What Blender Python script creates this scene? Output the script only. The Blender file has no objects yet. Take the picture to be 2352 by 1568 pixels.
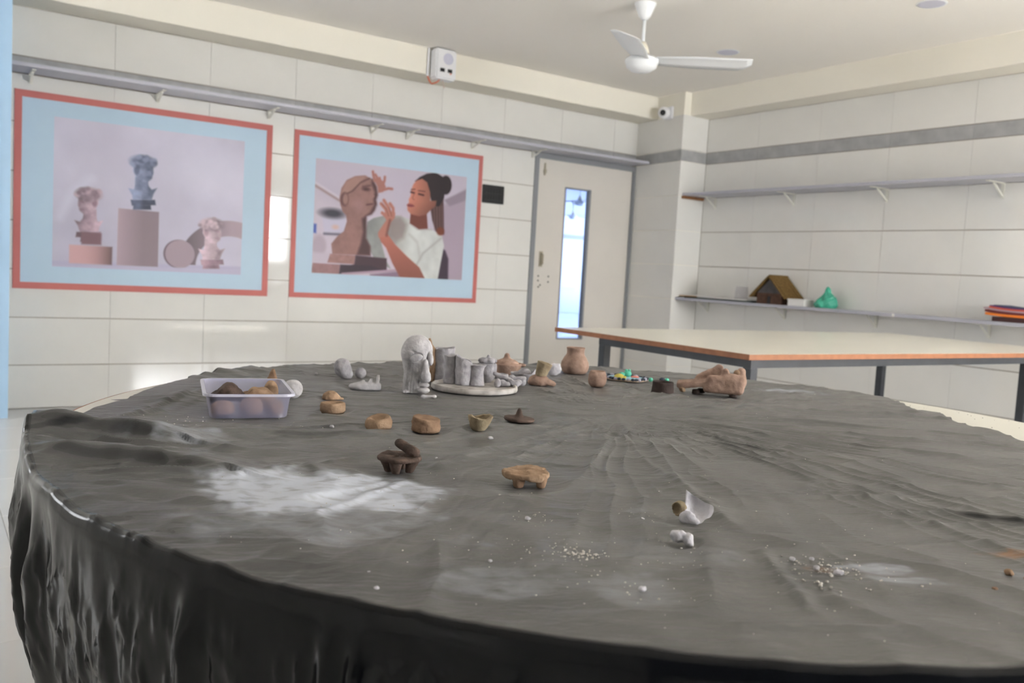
import bpy, bmesh, math, random
import numpy as np
from mathutils import Matrix, Vector

random.seed(7)
RNG = np.random.default_rng(11)
S = bpy.context.scene
COL = S.collection
PI = math.pi

# ------------------------------------------------------------------ camera
cam_d = bpy.data.cameras.new('camera')
cam = bpy.data.objects.new('camera', cam_d)
COL.objects.link(cam)
FWD = Vector((0.562140553, 0.823373054, -0.077812673))
RGT = Vector((0.827037090, -0.559329182, 0.056218486))
UPV = Vector((-0.002765888, 0.095956657, 0.995381670))
cam.matrix_world = Matrix(((RGT.x, UPV.x, -FWD.x, 0.0),
                           (RGT.y, UPV.y, -FWD.y, 0.0),
                           (RGT.z, UPV.z, -FWD.z, 1.0232),
                           (0, 0, 0, 1)))
cam_d.sensor_width = 36.0
cam_d.lens = 2013.364 / 2352.0 * 36.0
cam_d.clip_start = 0.02
cam_d.dof.use_dof = True
cam_d.dof.focus_distance = 1.3
cam_d.dof.aperture_fstop = 7.5
S.camera = cam

# ------------------------------------------------------------------ world and light
w = bpy.data.worlds.new('sky')
S.world = w
w.use_nodes = True
bgn = w.node_tree.nodes['Background']
bgn.inputs[0].default_value = (0.80, 0.89, 1.0, 1)
bgn.inputs[1].default_value = 0.6

def area(name, loc, rot, sx, sy, power, col):
    l = bpy.data.lights.new(name, 'AREA')
    l.shape = 'RECTANGLE'; l.size = sx; l.size_y = sy; l.energy = power; l.color = col
    o = bpy.data.objects.new(name, l); COL.objects.link(o)
    o.location = loc; o.rotation_euler = rot
    return o
# daylight entering through the windows of the wall behind the camera
FY = -3.2
WINS = [(3.05, 5.62, 0.98, 2.2)]
LWIN = (4.3, 5.8, 0.98, 2.2)      # window in the left wall: y0, y1, z0, z1
for i, (x0, x1, z0, z1) in enumerate(WINS):
    area('window_daylight', ((x0 + x1) / 2, FY - 0.14, (z0 + z1) / 2), (PI / 2, 0, 0), x1 - x0, z1 - z0,
         285, (0.97, 0.98, 1.0))
area('window_daylight', (-2.5 - 0.14, (LWIN[0] + LWIN[1]) / 2, (LWIN[2] + LWIN[3]) / 2), (PI / 2, 0, -PI / 2), LWIN[1] - LWIN[0], LWIN[3] - LWIN[2], 62, (0.97, 0.98, 1.0))
# daylight from a side window of the hall behind the door
area('hall_daylight', (16.9, 11.5, 1.6), (0, PI / 2, 0), 1.6, 7.0, 560, (0.82, 0.9, 1.0))
sun_d = bpy.data.lights.new('sun', 'SUN'); sun_d.energy = 420.0; sun_d.angle = 0.01; sun_d.color = (1.0, 0.95, 0.86)
sun = bpy.data.objects.new('sun', sun_d); COL.objects.link(sun)
sun.rotation_euler = Vector((-0.2, 1.0, -0.6)).to_track_quat('-Z', 'Y').to_euler()

S.view_settings.view_transform = 'Standard'
S.view_settings.look = 'None'
S.view_settings.gamma = 1.0
S.view_settings.use_curve_mapping = False
S.view_settings.exposure = 0.36
S.cycles.max_bounces = 8; S.cycles.transparent_max_bounces = 8
S.cycles.sample_clamp_indirect = 40.0      # keep the sun patch's reflection in the glossy tiles

# ------------------------------------------------------------------ helpers: colours and materials
def lin(c):
    return tuple(((v / 255) / 12.92 if v / 255 <= 0.04045 else ((v / 255 + 0.055) / 1.055) ** 2.4) for v in c)

MATS = {}
def mat(name, col, rough=0.6, spec=0.5, var=0.0, vscale=20.0, bump=0.0, bscale=60.0, col2=None, metal=0.0, coat=0.0, coords='Object'):
    m = bpy.data.materials.new(name); m.use_nodes = True
    nt = m.node_tree; b = nt.nodes['Principled BSDF']
    b.inputs['Roughness'].default_value = rough
    b.inputs['Specular IOR Level'].default_value = spec
    b.inputs['Metallic'].default_value = metal
    b.inputs['Coat Weight'].default_value = coat
    b.inputs['Coat Roughness'].default_value = 0.05
    c1 = lin(col) + (1,)
    b.inputs['Base Color'].default_value = c1
    if var or bump:
        tc = nt.nodes.new('ShaderNodeTexCoord')
        if var:
            n = nt.nodes.new('ShaderNodeTexNoise'); n.inputs['Scale'].default_value = vscale; n.inputs['Detail'].default_value = 6
            nt.links.new(tc.outputs[coords], n.inputs['Vector'])
            r = nt.nodes.new('ShaderNodeValToRGB')
            c2 = lin(col2) + (1,) if col2 else tuple(v * (1 - var) for v in c1[:3]) + (1,)
            r.color_ramp.elements[0].position = 0.35; r.color_ramp.elements[0].color = c2
            r.color_ramp.elements[1].position = 0.65; r.color_ramp.elements[1].color = c1
            nt.links.new(n.outputs['Fac'], r.inputs['Fac']); nt.links.new(r.outputs['Color'], b.inputs['Base Color'])
        if bump:
            n2 = nt.nodes.new('ShaderNodeTexNoise'); n2.inputs['Scale'].default_value = bscale; n2.inputs['Detail'].default_value = 5
            nt.links.new(tc.outputs[coords], n2.inputs['Vector'])
            bp = nt.nodes.new('ShaderNodeBump'); bp.inputs['Strength'].default_value = 0.6; bp.inputs['Distance'].default_value = bump
            nt.links.new(n2.outputs['Fac'], bp.inputs['Height']); nt.links.new(bp.outputs['Normal'], b.inputs['Normal'])
    MATS[name] = m
    return m

mat('wall_tile', (228, 226, 221), 0.055, 0.5, var=0.035, vscale=3.0)
mat('band_tile', (174, 174, 174), 0.35, 0.4, var=0.22, vscale=9.0)
mat('grout', (142, 130, 114), 0.9)
mat('floor_tile', (218, 216, 212), 0.12, 0.5, var=0.04, vscale=2.5)
mat('floor_grout', (150, 144, 134), 0.9)
mat('cream_paint', (238, 233, 220), 0.75, 0.3)
mat('ceiling_paint', (242, 238, 231), 0.8, 0.3)
mat('blue_paint', (176, 208, 236), 0.45, 0.4, var=0.05, vscale=5)
mat('grey_frame', (136, 138, 142), 0.45, 0.5)
mat('door_leaf', (216, 210, 202), 0.5, 0.4, var=0.03, vscale=3)
mat('shelf_laminate', (180, 180, 190), 0.35, 0.5, var=0.05, vscale=8)
mat('white_plastic', (236, 236, 238), 0.35, 0.5)
mat('bracket_paint', (226, 224, 214), 0.4, 0.5)
mat('black_plastic', (26, 26, 28), 0.3, 0.5)
mat('fan_white', (238, 240, 242), 0.3, 0.5)
mat('fan_cream', (232, 226, 208), 0.3, 0.5)
mat('downlight_lens', (206, 206, 222), 0.3, 0.5)
mat('metal_pull', (176, 168, 150), 0.3, 0.5, metal=0.6)
mat('dark_hole', (70, 62, 54), 0.8)
mat('brown_batten', (150, 104, 66), 0.6, 0.3, var=0.25, vscale=30)
mat('table_laminate', (232, 229, 216), 0.28, 0.5, var=0.02, vscale=4)
mat('table_edge', (158, 104, 72), 0.5, 0.4, var=0.2, vscale=25)
mat('dark_steel', (54, 57, 64), 0.4, 0.5, var=0.25, vscale=14)
mat('red_border', (200, 116, 110), 0.55, 0.35, var=0.08, vscale=4)
mat('blue_mount', (188, 211, 229), 0.5, 0.35, var=0.05, vscale=2.5)
mat('orange_wire', (222, 98, 50), 0.5)
mat('pale_wire', (205, 180, 168), 0.5)
for nm, c1, c2, r in (('clay_brown', (162, 133, 109), (129, 103, 83), 0.92), ('clay_tan', (178, 150, 124), (148, 121, 97), 0.95),
                      ('clay_reddish', (175, 147, 131), (145, 119, 105), 0.92), ('clay_dark', (73, 61, 57), (54, 45, 42), 0.75),
                      ('clay_umber', (103, 85, 76), (77, 64, 57), 0.7), ('clay_grey', (184, 181, 184), (154, 151, 155), 0.9),
                      ('clay_grey_pale', (208, 205, 206), (178, 175, 178), 0.92), ('clay_white', (226, 224, 228), (200, 197, 204), 0.9),
                      ('clay_khaki', (171, 156, 129), (142, 126, 103), 0.95)):
    mat(nm, c1, r, 0.2, var=0.3, vscale=60, bump=0.0018, bscale=300, col2=c2)
mat('tray_plaster', (206, 201, 196), 0.8, 0.3, var=0.3, vscale=34, col2=(150, 144, 138))
mat('clay_crumb', (222, 216, 208), 0.9, 0.2, var=0.2, vscale=200)
mat('teal_clay', (92, 190, 160), 0.5, 0.4); mat('yellow_clay', (208, 190, 84), 0.5, 0.4)
mat('pond_blue', (160, 208, 226), 0.5, 0.4, var=0.06, vscale=50); mat('coral_clay', (226, 140, 128), 0.5, 0.4)
mat('pebble_dark', (44, 54, 70), 0.5, 0.4); mat('pebble_pale', (178, 176, 196), 0.5, 0.4); mat('tan_sand', (202, 178, 152), 0.8)
mat('hut_wall', (96, 72, 60), 0.9, 0.2, var=0.25, vscale=60)
mat('hut_gable', (92, 88, 88), 0.7, 0.2, var=0.3, vscale=18)
mat('thatch', (128, 102, 62), 0.95, 0.1, var=0.4, vscale=70)
mat('paper_white', (232, 230, 226), 0.7, 0.2); mat('paper_green', (52, 64, 58), 0.6); mat('paper_tan', (170, 132, 88), 0.7)
mat('file_maroon', (110, 38, 40), 0.6); mat('file_orange', (232, 128, 38), 0.6); mat('file_purple', (104, 44, 104), 0.6)
mat('file_coral', (206, 92, 66), 0.6); mat('file_mauve', (178, 150, 160), 0.6); mat('file_navy', (52, 62, 96), 0.6); mat('file_brown', (70, 40, 38), 0.7)
mat('hall_wall', (205, 214, 232), 0.4, 0.4); mat('hall_band', (150, 158, 176), 0.5); mat('hall_floor', (200, 208, 226), 0.15)
mat('front_paint', (98, 106, 116), 0.6)

def glass_mat(name, col, transp, rough=0.02):
    m = bpy.data.materials.new(name); m.use_nodes = True; nt = m.node_tree; nt.nodes.clear()
    o = nt.nodes.new('ShaderNodeOutputMaterial'); mx = nt.nodes.new('ShaderNodeMixShader')
    t = nt.nodes.new('ShaderNodeBsdfTransparent'); t.inputs[0].default_value = col + (1,)
    g = nt.nodes.new('ShaderNodeBsdfGlossy'); g.inputs['Roughness'].default_value = rough
    mx.inputs[0].default_value = transp
    nt.links.new(t.outputs[0], mx.inputs[1]); nt.links.new(g.outputs[0], mx.inputs[2]); nt.links.new(mx.outputs[0], o.inputs[0])
    MATS[name] = m; return m
glass_mat('door_glass', (0.90, 0.94, 1.0), 0.06)

def frosted(name, col, alpha, rough=0.3):
    m = bpy.data.materials.new(name); m.use_nodes = True; b = m.node_tree.nodes['Principled BSDF']
    b.inputs['Base Color'].default_value = lin(col) + (1,); b.inputs['Alpha'].default_value = alpha
    b.inputs['Roughness'].default_value = rough; b.inputs['Subsurface Weight'].default_value = 0.0
    MATS[name] = m; return m
frosted('tub_wall', (206, 204, 236), 0.37)
frosted('tub_rim', (226, 226, 242), 0.72)
frosted('cup_clear', (206, 200, 206), 0.28, 0.08)
frosted('bag_green', (70, 178, 148), 0.85, 0.25)

# ------------------------------------------------------------------ helpers: numpy noise
def _h(ix, iy, iz, seed):
    n = (ix * 374761393 + iy * 668265263 + iz * 2147483647 + seed * 1274126177) & 0xFFFFFFFF
    n = ((n ^ (n >> 13)) * 1274126177) & 0xFFFFFFFF
    return ((n ^ (n >> 16)) & 0xFFFF) / 65535.0
def noise3(x, y, z, seed=0):
    x = np.asarray(x, float); y = np.asarray(y, float); z = np.asarray(z, float) + 0 * x
    ix = np.floor(x).astype(np.int64); iy = np.floor(y).astype(np.int64); iz = np.floor(z).astype(np.int64)
    fx, fy, fz = x - ix, y - iy, z - iz
    fx = fx * fx * (3 - 2 * fx); fy = fy * fy * (3 - 2 * fy); fz = fz * fz * (3 - 2 * fz)
    r = 0
    for dx in (0, 1):
        for dy in (0, 1):
            for dz in (0, 1):
                wgt = (fx if dx else 1 - fx) * (fy if dy else 1 - fy) * (fz if dz else 1 - fz)
                r = r + wgt * _h(ix + dx, iy + dy, iz + dz, seed)
    return r * 2 - 1
def noise2(x, y, seed=0):
    x = np.asarray(x, float); y = np.asarray(y, float)
    ix = np.floor(x).astype(np.int64); iy = np.floor(y).astype(np.int64)
    fx, fy = x - ix, y - iy
    fx = fx * fx * (3 - 2 * fx); fy = fy * fy * (3 - 2 * fy)
    a = _h(ix, iy, 0, seed); b = _h(ix + 1, iy, 0, seed); c = _h(ix, iy + 1, 0, seed); d = _h(ix + 1, iy + 1, 0, seed)
    return ((a * (1 - fx) + b * fx) * (1 - fy) + (c * (1 - fx) + d * fx) * fy) * 2 - 1
def fbm2(x, y, o=4, seed=0):
    r = 0; a = 1
    for k in range(o):
        r = r + a * noise2(x * 2 ** k + 17.3 * k, y * 2 ** k - 9.1 * k, seed + k); a *= 0.5
    return r
def sstep(a, b, x):
    t = np.clip((x - a) / (b - a), 0, 1); return t * t * (3 - 2 * t)

# ------------------------------------------------------------------ helpers: objects
def link(name, me, m=None, parent=None, loc=None, rz=None, smooth=False):
    if m is not None and not me.materials: me.materials.append(MATS[m])
    if smooth: me.polygons.foreach_set('use_smooth', np.ones(len(me.polygons), bool))
    o = bpy.data.objects.new(name, me); COL.objects.link(o)
    if parent is not None: o.parent = parent
    if loc is not None: o.location = loc
    if rz is not None: o.rotation_euler = (0, 0, rz)
    return o
def pydata(name, v, f, m, parent=None, loc=None, rz=None, smooth=False):
    me = bpy.data.meshes.new(name); me.from_pydata([tuple(p) for p in v], [], [tuple(q) for q in f]); me.update()
    return link(name, me, m, parent, loc, rz, smooth)
def thing(name, label, cat, loc=(0, 0, 0), rz=0.0, group=None):
    o = bpy.data.objects.new(name, None); COL.objects.link(o); o.empty_display_size = 0.05
    o.location = loc; o.rotation_euler = (0, 0, rz); tag(o, label, cat, group); return o
def tag(o, label=None, cat=None, group=None, kind=None):
    if label: o['label'] = label
    if cat: o['category'] = cat
    if group: o['group'] = group
    if kind: o['kind'] = kind
    return o
def struct(o): o['kind'] = 'structure'; return o

class MB:
    def __init__(s): s.v = []; s.f = []
    def box(s, x0, x1, y0, y1, z0, z1):
        n = len(s.v)
        s.v += [(x0, y0, z0), (x1, y0, z0), (x1, y1, z0), (x0, y1, z0), (x0, y0, z1), (x1, y0, z1), (x1, y1, z1), (x0, y1, z1)]
        s.f += [tuple(n + i for i in q) for q in ((0, 3, 2, 1), (4, 5, 6, 7), (0, 1, 5, 4), (1, 2, 6, 5), (2, 3, 7, 6), (3, 0, 4, 7))]
        return s
    def prism(s, pts, z0, z1):     # pts (x,y) ccw
        n = len(s.v); k = len(pts)
        s.v += [(x, y, z0) for x, y in pts] + [(x, y, z1) for x, y in pts]
        s.f += [tuple(n + i for i in reversed(range(k))), tuple(n + k + i for i in range(k))]
        s.f += [(n + i, n + (i + 1) % k, n + k + (i + 1) % k, n + k + i) for i in range(k)]
        return s
    def tube(s, pts, r, seg=10, cap=True):
        n0 = len(s.v); P = [Vector(p) for p in pts]; R = r if isinstance(r, (list, tuple)) else [r] * len(P)
        prev = None
        for i, p in enumerate(P):
            t = (P[min(i + 1, len(P) - 1)] - P[max(i - 1, 0)]).normalized()
            a = t.orthogonal().normalized() if prev is None else (prev - t * prev.dot(t)).normalized()
            prev = a; b = t.cross(a)
            for k in range(seg):
                th = 2 * PI * k / seg
                s.v.append(tuple(p + (a * math.cos(th) + b * math.sin(th)) * R[i]))
        for i in range(len(P) - 1):
            for k in range(seg):
                q = n0 + i * seg
                s.f.append((q + k, q + (k + 1) % seg, q + seg + (k + 1) % seg, q + seg + k))
        if cap:
            s.f.append(tuple(n0 + k for k in reversed(range(seg)))); e = n0 + (len(P) - 1) * seg
            s.f.append(tuple(e + k for k in range(seg)))
        return s
    def lathe(s, prof, seg=40, cx=0, cy=0):
        n0 = len(s.v)
        for r, z in prof:
            for k in range(seg):
                th = 2 * PI * k / seg; s.v.append((cx + r * math.cos(th), cy + r * math.sin(th), z))
        for i in range(len(prof) - 1):
            for k in range(seg):
                q = n0 + i * seg
                s.f.append((q + k, q + (k + 1) % seg, q + seg + (k + 1) % seg, q + seg + k))
        return s
    def build(s, name, m, parent=None, loc=None, rz=None, smooth=False, bevel=0.0):
        o = pydata(name, s.v, s.f, m, parent, loc, rz, smooth)
        if bevel:
            bm = bmesh.new(); bm.from_mesh(o.data)
            bmesh.ops.bevel(bm, geom=bm.edges[:], offset=bevel, segments=2, affect='EDGES', clamp_overlap=True)
            bm.to_mesh(o.data); bm.free()
        return o
def box(name, m, x0, x1, y0, y1, z0, z1, parent=None, loc=None, rz=None, bevel=0.0):
    return MB().box(x0, x1, y0, y1, z0, z1).build(name, m, parent, loc, rz, bevel=bevel)

# ------------------------------------------------------------------ helpers: clay shapes from distance fields (millimetres)
class Sdf:
    @staticmethod
    def ell(P, c, r, rot=0.0, tilt=0.0):
        q = P - np.array(c, float)
        if rot:
            cr, sr = math.cos(rot), math.sin(rot); q = np.stack((q[..., 0] * cr + q[..., 1] * sr, -q[..., 0] * sr + q[..., 1] * cr, q[..., 2]), -1)
        if tilt:   # about y
            cr, sr = math.cos(tilt), math.sin(tilt); q = np.stack((q[..., 0] * cr + q[..., 2] * sr, q[..., 1], -q[..., 0] * sr + q[..., 2] * cr), -1)
        r = np.array(r, float); k0 = np.linalg.norm(q / r, axis=-1); k1 = np.linalg.norm(q / (r * r), axis=-1) + 1e-9
        return k0 * (k0 - 1) / k1
    @staticmethod
    def cap(P, a, b, ra, rb=None):
        rb = ra if rb is None else rb; a = np.array(a, float); b = np.array(b, float)
        ab = b - a; t = np.clip(((P - a) @ ab) / (ab @ ab), 0, 1)
        return np.linalg.norm(P - a - t[..., None] * ab, axis=-1) - (ra + (rb - ra) * t)
    @staticmethod
    def box(P, c, h, r=2.0, tilt=0.0, rot=0.0):
        q = P - np.array(c, float)
        if rot:
            cr, sr = math.cos(rot), math.sin(rot); q = np.stack((q[..., 0] * cr + q[..., 1] * sr, -q[..., 0] * sr + q[..., 1] * cr, q[..., 2]), -1)
        if tilt:
            cr, sr = math.cos(tilt), math.sin(tilt); q = np.stack((q[..., 0] * cr + q[..., 2] * sr, q[..., 1], -q[..., 0] * sr + q[..., 2] * cr), -1)
        d = np.abs(q) - (np.array(h, float) - r)
        return np.linalg.norm(np.maximum(d, 0), axis=-1) + np.minimum(d.max(-1), 0) - r
    @staticmethod
    def cyl(P, c, r, h, rd=2.0, rtop=None):   # upright, from c (base centre)
        q = P - np.array(c, float); rad = np.hypot(q[..., 0], q[..., 1])
        rr = r if rtop is None else r + (rtop - r) * np.clip(q[..., 2] / h, 0, 1)
        d = np.stack((rad - rr + rd, np.abs(q[..., 2] - h / 2) - h / 2 + rd), -1)
        return np.linalg.norm(np.maximum(d, 0), axis=-1) + np.minimum(d.max(-1), 0) - rd
def smin(*a, k=4.0):
    r = a[0]
    for b in a[1:]:
        h = np.clip(0.5 + 0.5 * (b - r) / k, 0, 1); r = b * (1 - h) + r * h - k * h * (1 - h)
    return r
def smax(a, b, k=2.0): return -smin(-a, -b, k=k)

def nets(F, org, h):
    s = F < 0; nx, ny, nz = F.shape
    cs = [(i, j, k) for i in (0, 1) for j in (0, 1) for k in (0, 1)]
    def sub(A, c): return A[c[0]:nx - 1 + c[0], c[1]:ny - 1 + c[1], c[2]:nz - 1 + c[2]]
    cnt = sum(sub(s, c).astype(int) for c in cs); act = (cnt > 0) & (cnt < 8)
    idx = -np.ones(act.shape, int); idx[act] = np.arange(act.sum())
    acc = np.zeros((act.sum(), 3)); num = np.zeros(act.sum())
    for a in cs:
        for ax in range(3):
            if a[ax]: continue
            b = list(a); b[ax] = 1
            fa, fb = sub(F, a)[act], sub(F, b)[act]; m = (fa < 0) != (fb < 0)
            t = np.where(m, fa / np.where(m, fa - fb, 1), 0)
            p = np.tile(np.array(a, float), (len(fa), 1)); p[:, ax] = t
            acc[m] += p[m]; num[m] += 1
    cell = np.argwhere(act); V = (cell + acc / num[:, None]) * h + org
    faces = []
    for ax in range(3):
        u, v = (ax + 1) % 3, (ax + 2) % 3
        sl0 = [slice(1, -1)] * 3; sl0[ax] = slice(0, -1); sl1 = [slice(1, -1)] * 3; sl1[ax] = slice(1, None)
        a, b = s[tuple(sl0)], s[tuple(sl1)]; ch = np.argwhere(a != b)
        if not len(ch): continue
        base = ch.copy(); base[:, u] += 1; base[:, v] += 1
        inside = a[tuple(ch.T)]
        q = []
        for du, dv in ((-1, -1), (0, -1), (0, 0), (-1, 0)):
            c = base.copy(); c[:, u] += du; c[:, v] += dv; q.append(idx[tuple(c.T)])
        q = np.stack(q, 1); q[~inside] = q[~inside][:, ::-1]; faces.append(q)
    return V, np.concatenate(faces)
def sdf_mesh(name, fn, lo, hi, res, amp=0.5, nsc=9.0, seed=1):
    lo = np.array(lo, float); hi = np.array(hi, float)
    n = np.ceil((hi - lo) / res).astype(int) + 1
    g = np.stack(np.meshgrid(*[lo[i] + np.arange(n[i]) * res for i in range(3)], indexing='ij'), -1)
    F = fn(g)
    if amp: F = F + amp * (noise3(g[..., 0] / nsc, g[..., 1] / nsc, g[..., 2] / nsc, seed) + 0.5 * noise3(g[..., 0] / nsc * 2.3, g[..., 1] / nsc * 2.3, g[..., 2] / nsc * 2.3, seed + 5))
    F = np.maximum(F, -g[..., 2])          # flat on the table
    V, Q = nets(F, lo, res)
    me = bpy.data.meshes.new(name); me.from_pydata((V * 0.001).tolist(), [], Q.tolist()); me.update()
    return me
def clay(name, fn, lo, hi, res, m, loc=None, rz=None, parent=None, amp=0.5, nsc=9.0, seed=1):
    me = sdf_mesh(name, fn, lo, hi, res, amp, nsc, seed)
    return link(name, me, m, parent, loc, rz, True)
def lathe_clay(name, prof, m, loc=None, rz=None, parent=None, amp=0.8, seed=1, seg=44, skew=None):
    # prof in millimetres (r, z), outside bottom -> rim -> inside bottom
    pr = [(0.01, prof[0][1])] + list(prof)
    # refine
    fine = []
    for (a, b) in zip(pr[:-1], pr[1:]):
        n = max(1, int(math.hypot(b[0] - a[0], b[1] - a[1]) / 3.0))
        for i in range(n): fine.append((a[0] + (b[0] - a[0]) * i / n, a[1] + (b[1] - a[1]) * i / n))
    fine.append(pr[-1])
    mb = MB().lathe(fine, seg); V = np.array(mb.v)
    n = noise3(V[:, 0] / 10, V[:, 1] / 10, V[:, 2] / 10, seed) + 0.5 * noise3(V[:, 0] / 4, V[:, 1] / 4, V[:, 2] / 4, seed + 3)
    r = np.hypot(V[:, 0], V[:, 1]) + 1e-6
    V[:, 0] += V[:, 0] / r * n * amp; V[:, 1] += V[:, 1] / r * n * amp
    V[:, 2] = np.where(V[:, 2] > 1.0, V[:, 2] + amp * 0.8 * noise3(V[:, 0] / 12, V[:, 1] / 12, V[:, 2] * 0 + 3.3, seed + 9) * np.clip(V[:, 2] / 10, 0, 1), V[:, 2])
    if skew is not None: V = skew(V)
    mb.v = (V * 0.001).tolist()
    return mb.build(name, m, parent, loc, rz, smooth=True)

TZ = 0.7525            # height of the sheet on the round table
PRESS = []             # places where things press the sheet flat: x, y, radius
def seat(P, depth=0.0, z=TZ, r=0.03):
    az = math.atan2(P[0], P[1])
    x, y = P[0] + math.sin(az) * depth, P[1] + math.cos(az) * depth
    if z < 0.755: PRESS.append((x, y, r))
    return (x, y, z), -az

# ================================================================== THE ROOM
YB, XR, XL = 6.2257, 5.7665, -2.5           # tile faces
ZC = 2.66; ZT = 2.466; ZR = 0.276
ROWS = [(0.0, ZR)] + [(ZR + 0.3 * k, ZR + 0.3 * (k + 1)) for k in range(6)]    # up to 2.076
DX0, DX1, DZ1 = 4.384, 5.534, 2.066         # door opening

# floor with tiles
fl = struct(box('floor', 'floor_grout', XL - 0.2, XR + 0.2, FY - 0.2, YB + 0.2, -0.1, -0.004))
_tm = {}
def tile_mesh(w_, h_, d_, m, key):
    k = (round(w_, 3), round(h_, 3), d_, m, key)
    if k not in _tm:
        me = bpy.data.meshes.new('tile')
        mb = MB(); e = min(0.0015, w_ * 0.2)
        mb.v = [(0, 0, 0), (w_, 0, 0), (w_, h_, 0), (0, h_, 0), (0, 0, d_ - e), (w_, 0, d_ - e), (w_, h_, d_ - e), (0, h_, d_ - e),
                (e, e, d_), (w_ - e, e, d_), (w_ - e, h_ - e, d_), (e, h_ - e, d_)]
        mb.f = [(0, 1, 5, 4), (1, 2, 6, 5), (2, 3, 7, 6), (3, 0, 4, 7), (4, 5, 9, 8), (5, 6, 10, 9), (6, 7, 11, 10), (7, 4, 8, 11), (8, 9, 10, 11)]
        me.from_pydata(mb.v, [], mb.f); me.materials.append(MATS[m]); me.update(); _tm[k] = me
    return _tm[k]
def lay(parent, origin, u, n, spans, rows, m='wall_tile', gapu=0.0012, gapv=0.0048, d=0.008):
    # vertical tile field: origin on the tile face at u=0,z=0; u horizontal direction, n outward normal
    u = Vector(u).normalized(); n = Vector(n).normalized(); zv = Vector((0, 0, 1))
    M = Matrix((u, zv, n)).transposed().to_4x4()
    if u.cross(zv).dot(n) < 0: raise ValueError('handedness')
    for (z0, z1) in rows:
        for (a, b) in spans:
            if b - a < 0.01: continue
            me = tile_mesh(b - a - gapu, z1 - z0 - gapv, d, m, 'w')
            o = bpy.data.objects.new('tile', me); COL.objects.link(o); o.parent = parent
            p = Vector(origin) + u * (a + gapu / 2) + zv * (z0 + gapv / 2) - n * d
            tl = random.uniform(-1, 1) * 0.0012; tl2 = random.uniform(-1, 1) * 0.0012
            o.matrix_world = Matrix.Translation(p) @ M @ Matrix.Rotation(tl, 4, 'X') @ Matrix.Rotation(tl2, 4, 'Y')
def spans(a, b, j0, step):
    k = math.floor((a - j0) / step) + 1; c = [a]
    while j0 + k * step < b - 0.005:
        if j0 + k * step > a + 0.005: c.append(j0 + k * step)
        k += 1
    c.append(b); return list(zip(c[:-1], c[1:]))
# floor tiles 0.61 m
for (a, b) in spans(XL, XR, 0.27, 0.61):
    for (c, d) in spans(FY, YB, 2.525, 0.61):
        o = bpy.data.objects.new('tile', tile_mesh(b - a - 0.002, d - c - 0.002, 0.008, 'floor_tile', 'f')); COL.objects.link(o)
        o.parent = fl; o.location = (a + 0.001, c + 0.001, -0.008)

# back wall (posters and door)
TB = 0.006
wb = MB().box(XL - 0.2, DX0, YB + TB, YB + 0.14, 0, ZC).box(DX0, DX1, YB + TB, YB + 0.14, DZ1, ZC).box(DX1, XR + 0.2, YB + TB, YB + 0.14, 0, ZC)
wall_back = struct(wb.build('wall_back', 'grout'))
sp_full = spans(XL, 5.545, 1.05, 0.6)
sp_door = spans(XL, DX0, 1.05, 0.6)
lay(wall_back, (0, YB, 0), (1, 0, 0), (0, -1, 0), sp_door, ROWS[:-1] + [(ROWS[-1][0], 2.066)])
lay(wall_back, (0, YB, 0), (1, 0, 0), (0, -1, 0), spans(XL, 5.545, 1.05, 0.6), [(2.072, 2.171)], 'band_tile')
lay(wall_back, (0, YB, 0), (1, 0, 0), (0, -1, 0), sp_full, [(2.171, ZT)])
# beam over the back wall
struct(box('trim_1', 'cream_paint', XL, 5.56, 5.943, YB + 0.05, ZT, ZC + 0.02))
# right wall
wall_right = struct(MB().box(XR + TB, XR + 0.16, FY - 0.2, YB + 0.14, 0, ZC).build('wall_right', 'grout'))
YC = 5.567
def ry(a, b): return [(-d, -c) for (c, d) in reversed(spans(a, b, 3.19, 0.603))]
lay(wall_right, (XR, 0, 0), (0, -1, 0), (-1, 0, 0), ry(FY, YC), ROWS[:-1] + [(ROWS[-1][0], 2.072)])
lay(wall_right, (XR, 0, 0), (0, -1, 0), (-1, 0, 0), ry(FY, YC), [(2.072, 2.171)], 'band_tile', gapu=0.0006)
lay(wall_right, (XR, 0, 0), (0, -1, 0), (-1, 0, 0), ry(FY, YC), [(2.171, 2.462)])
struct(box('trim_2', 'cream_paint', 5.54, XR + 0.05, FY, YC + 0.02, 2.462, ZC + 0.02))
# corner column
CA, CB = (5.53, YB + 0.002), (5.457, YC)
colm = struct(MB().prism([(CB[0] + 0.008, CB[1] + 0.008), (XR + 0.05, CB[1] + 0.008), (XR + 0.05, YB + 0.05), (CA[0] + 0.008, YB + 0.05)], 0, ZC + 0.01).build('wall_column', 'cream_paint'))
uA = Vector((CB[0] - CA[0], CB[1] - CA[1], 0)); LA = uA.length; uA.normalize(); nA = Vector((0, 0, 1)).cross(-uA) * -1
nA = uA.cross(Vector((0, 0, 1)))
colrows = ROWS[:-1] + [(ROWS[-1][0], 2.072)]
for rows, m in ((colrows, 'wall_tile'), ([(2.072, 2.171)], 'band_tile'), ([(2.171, ZT)], 'wall_tile')):
    lay(colm, (CA[0], CA[1], 0), uA, nA, [(0.0, LA)], rows, m)
    lay(colm, (CB[0], CB[1], 0), (1, 0, 0), (0, -1, 0), [(0.0, XR - CB[0])], rows, m)
# ceiling
struct(box('ceiling', 'ceiling_paint', XL - 0.2, XR + 0.2, FY - 0.2, YB + 0.14, ZC, ZC + 0.12))
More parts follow.
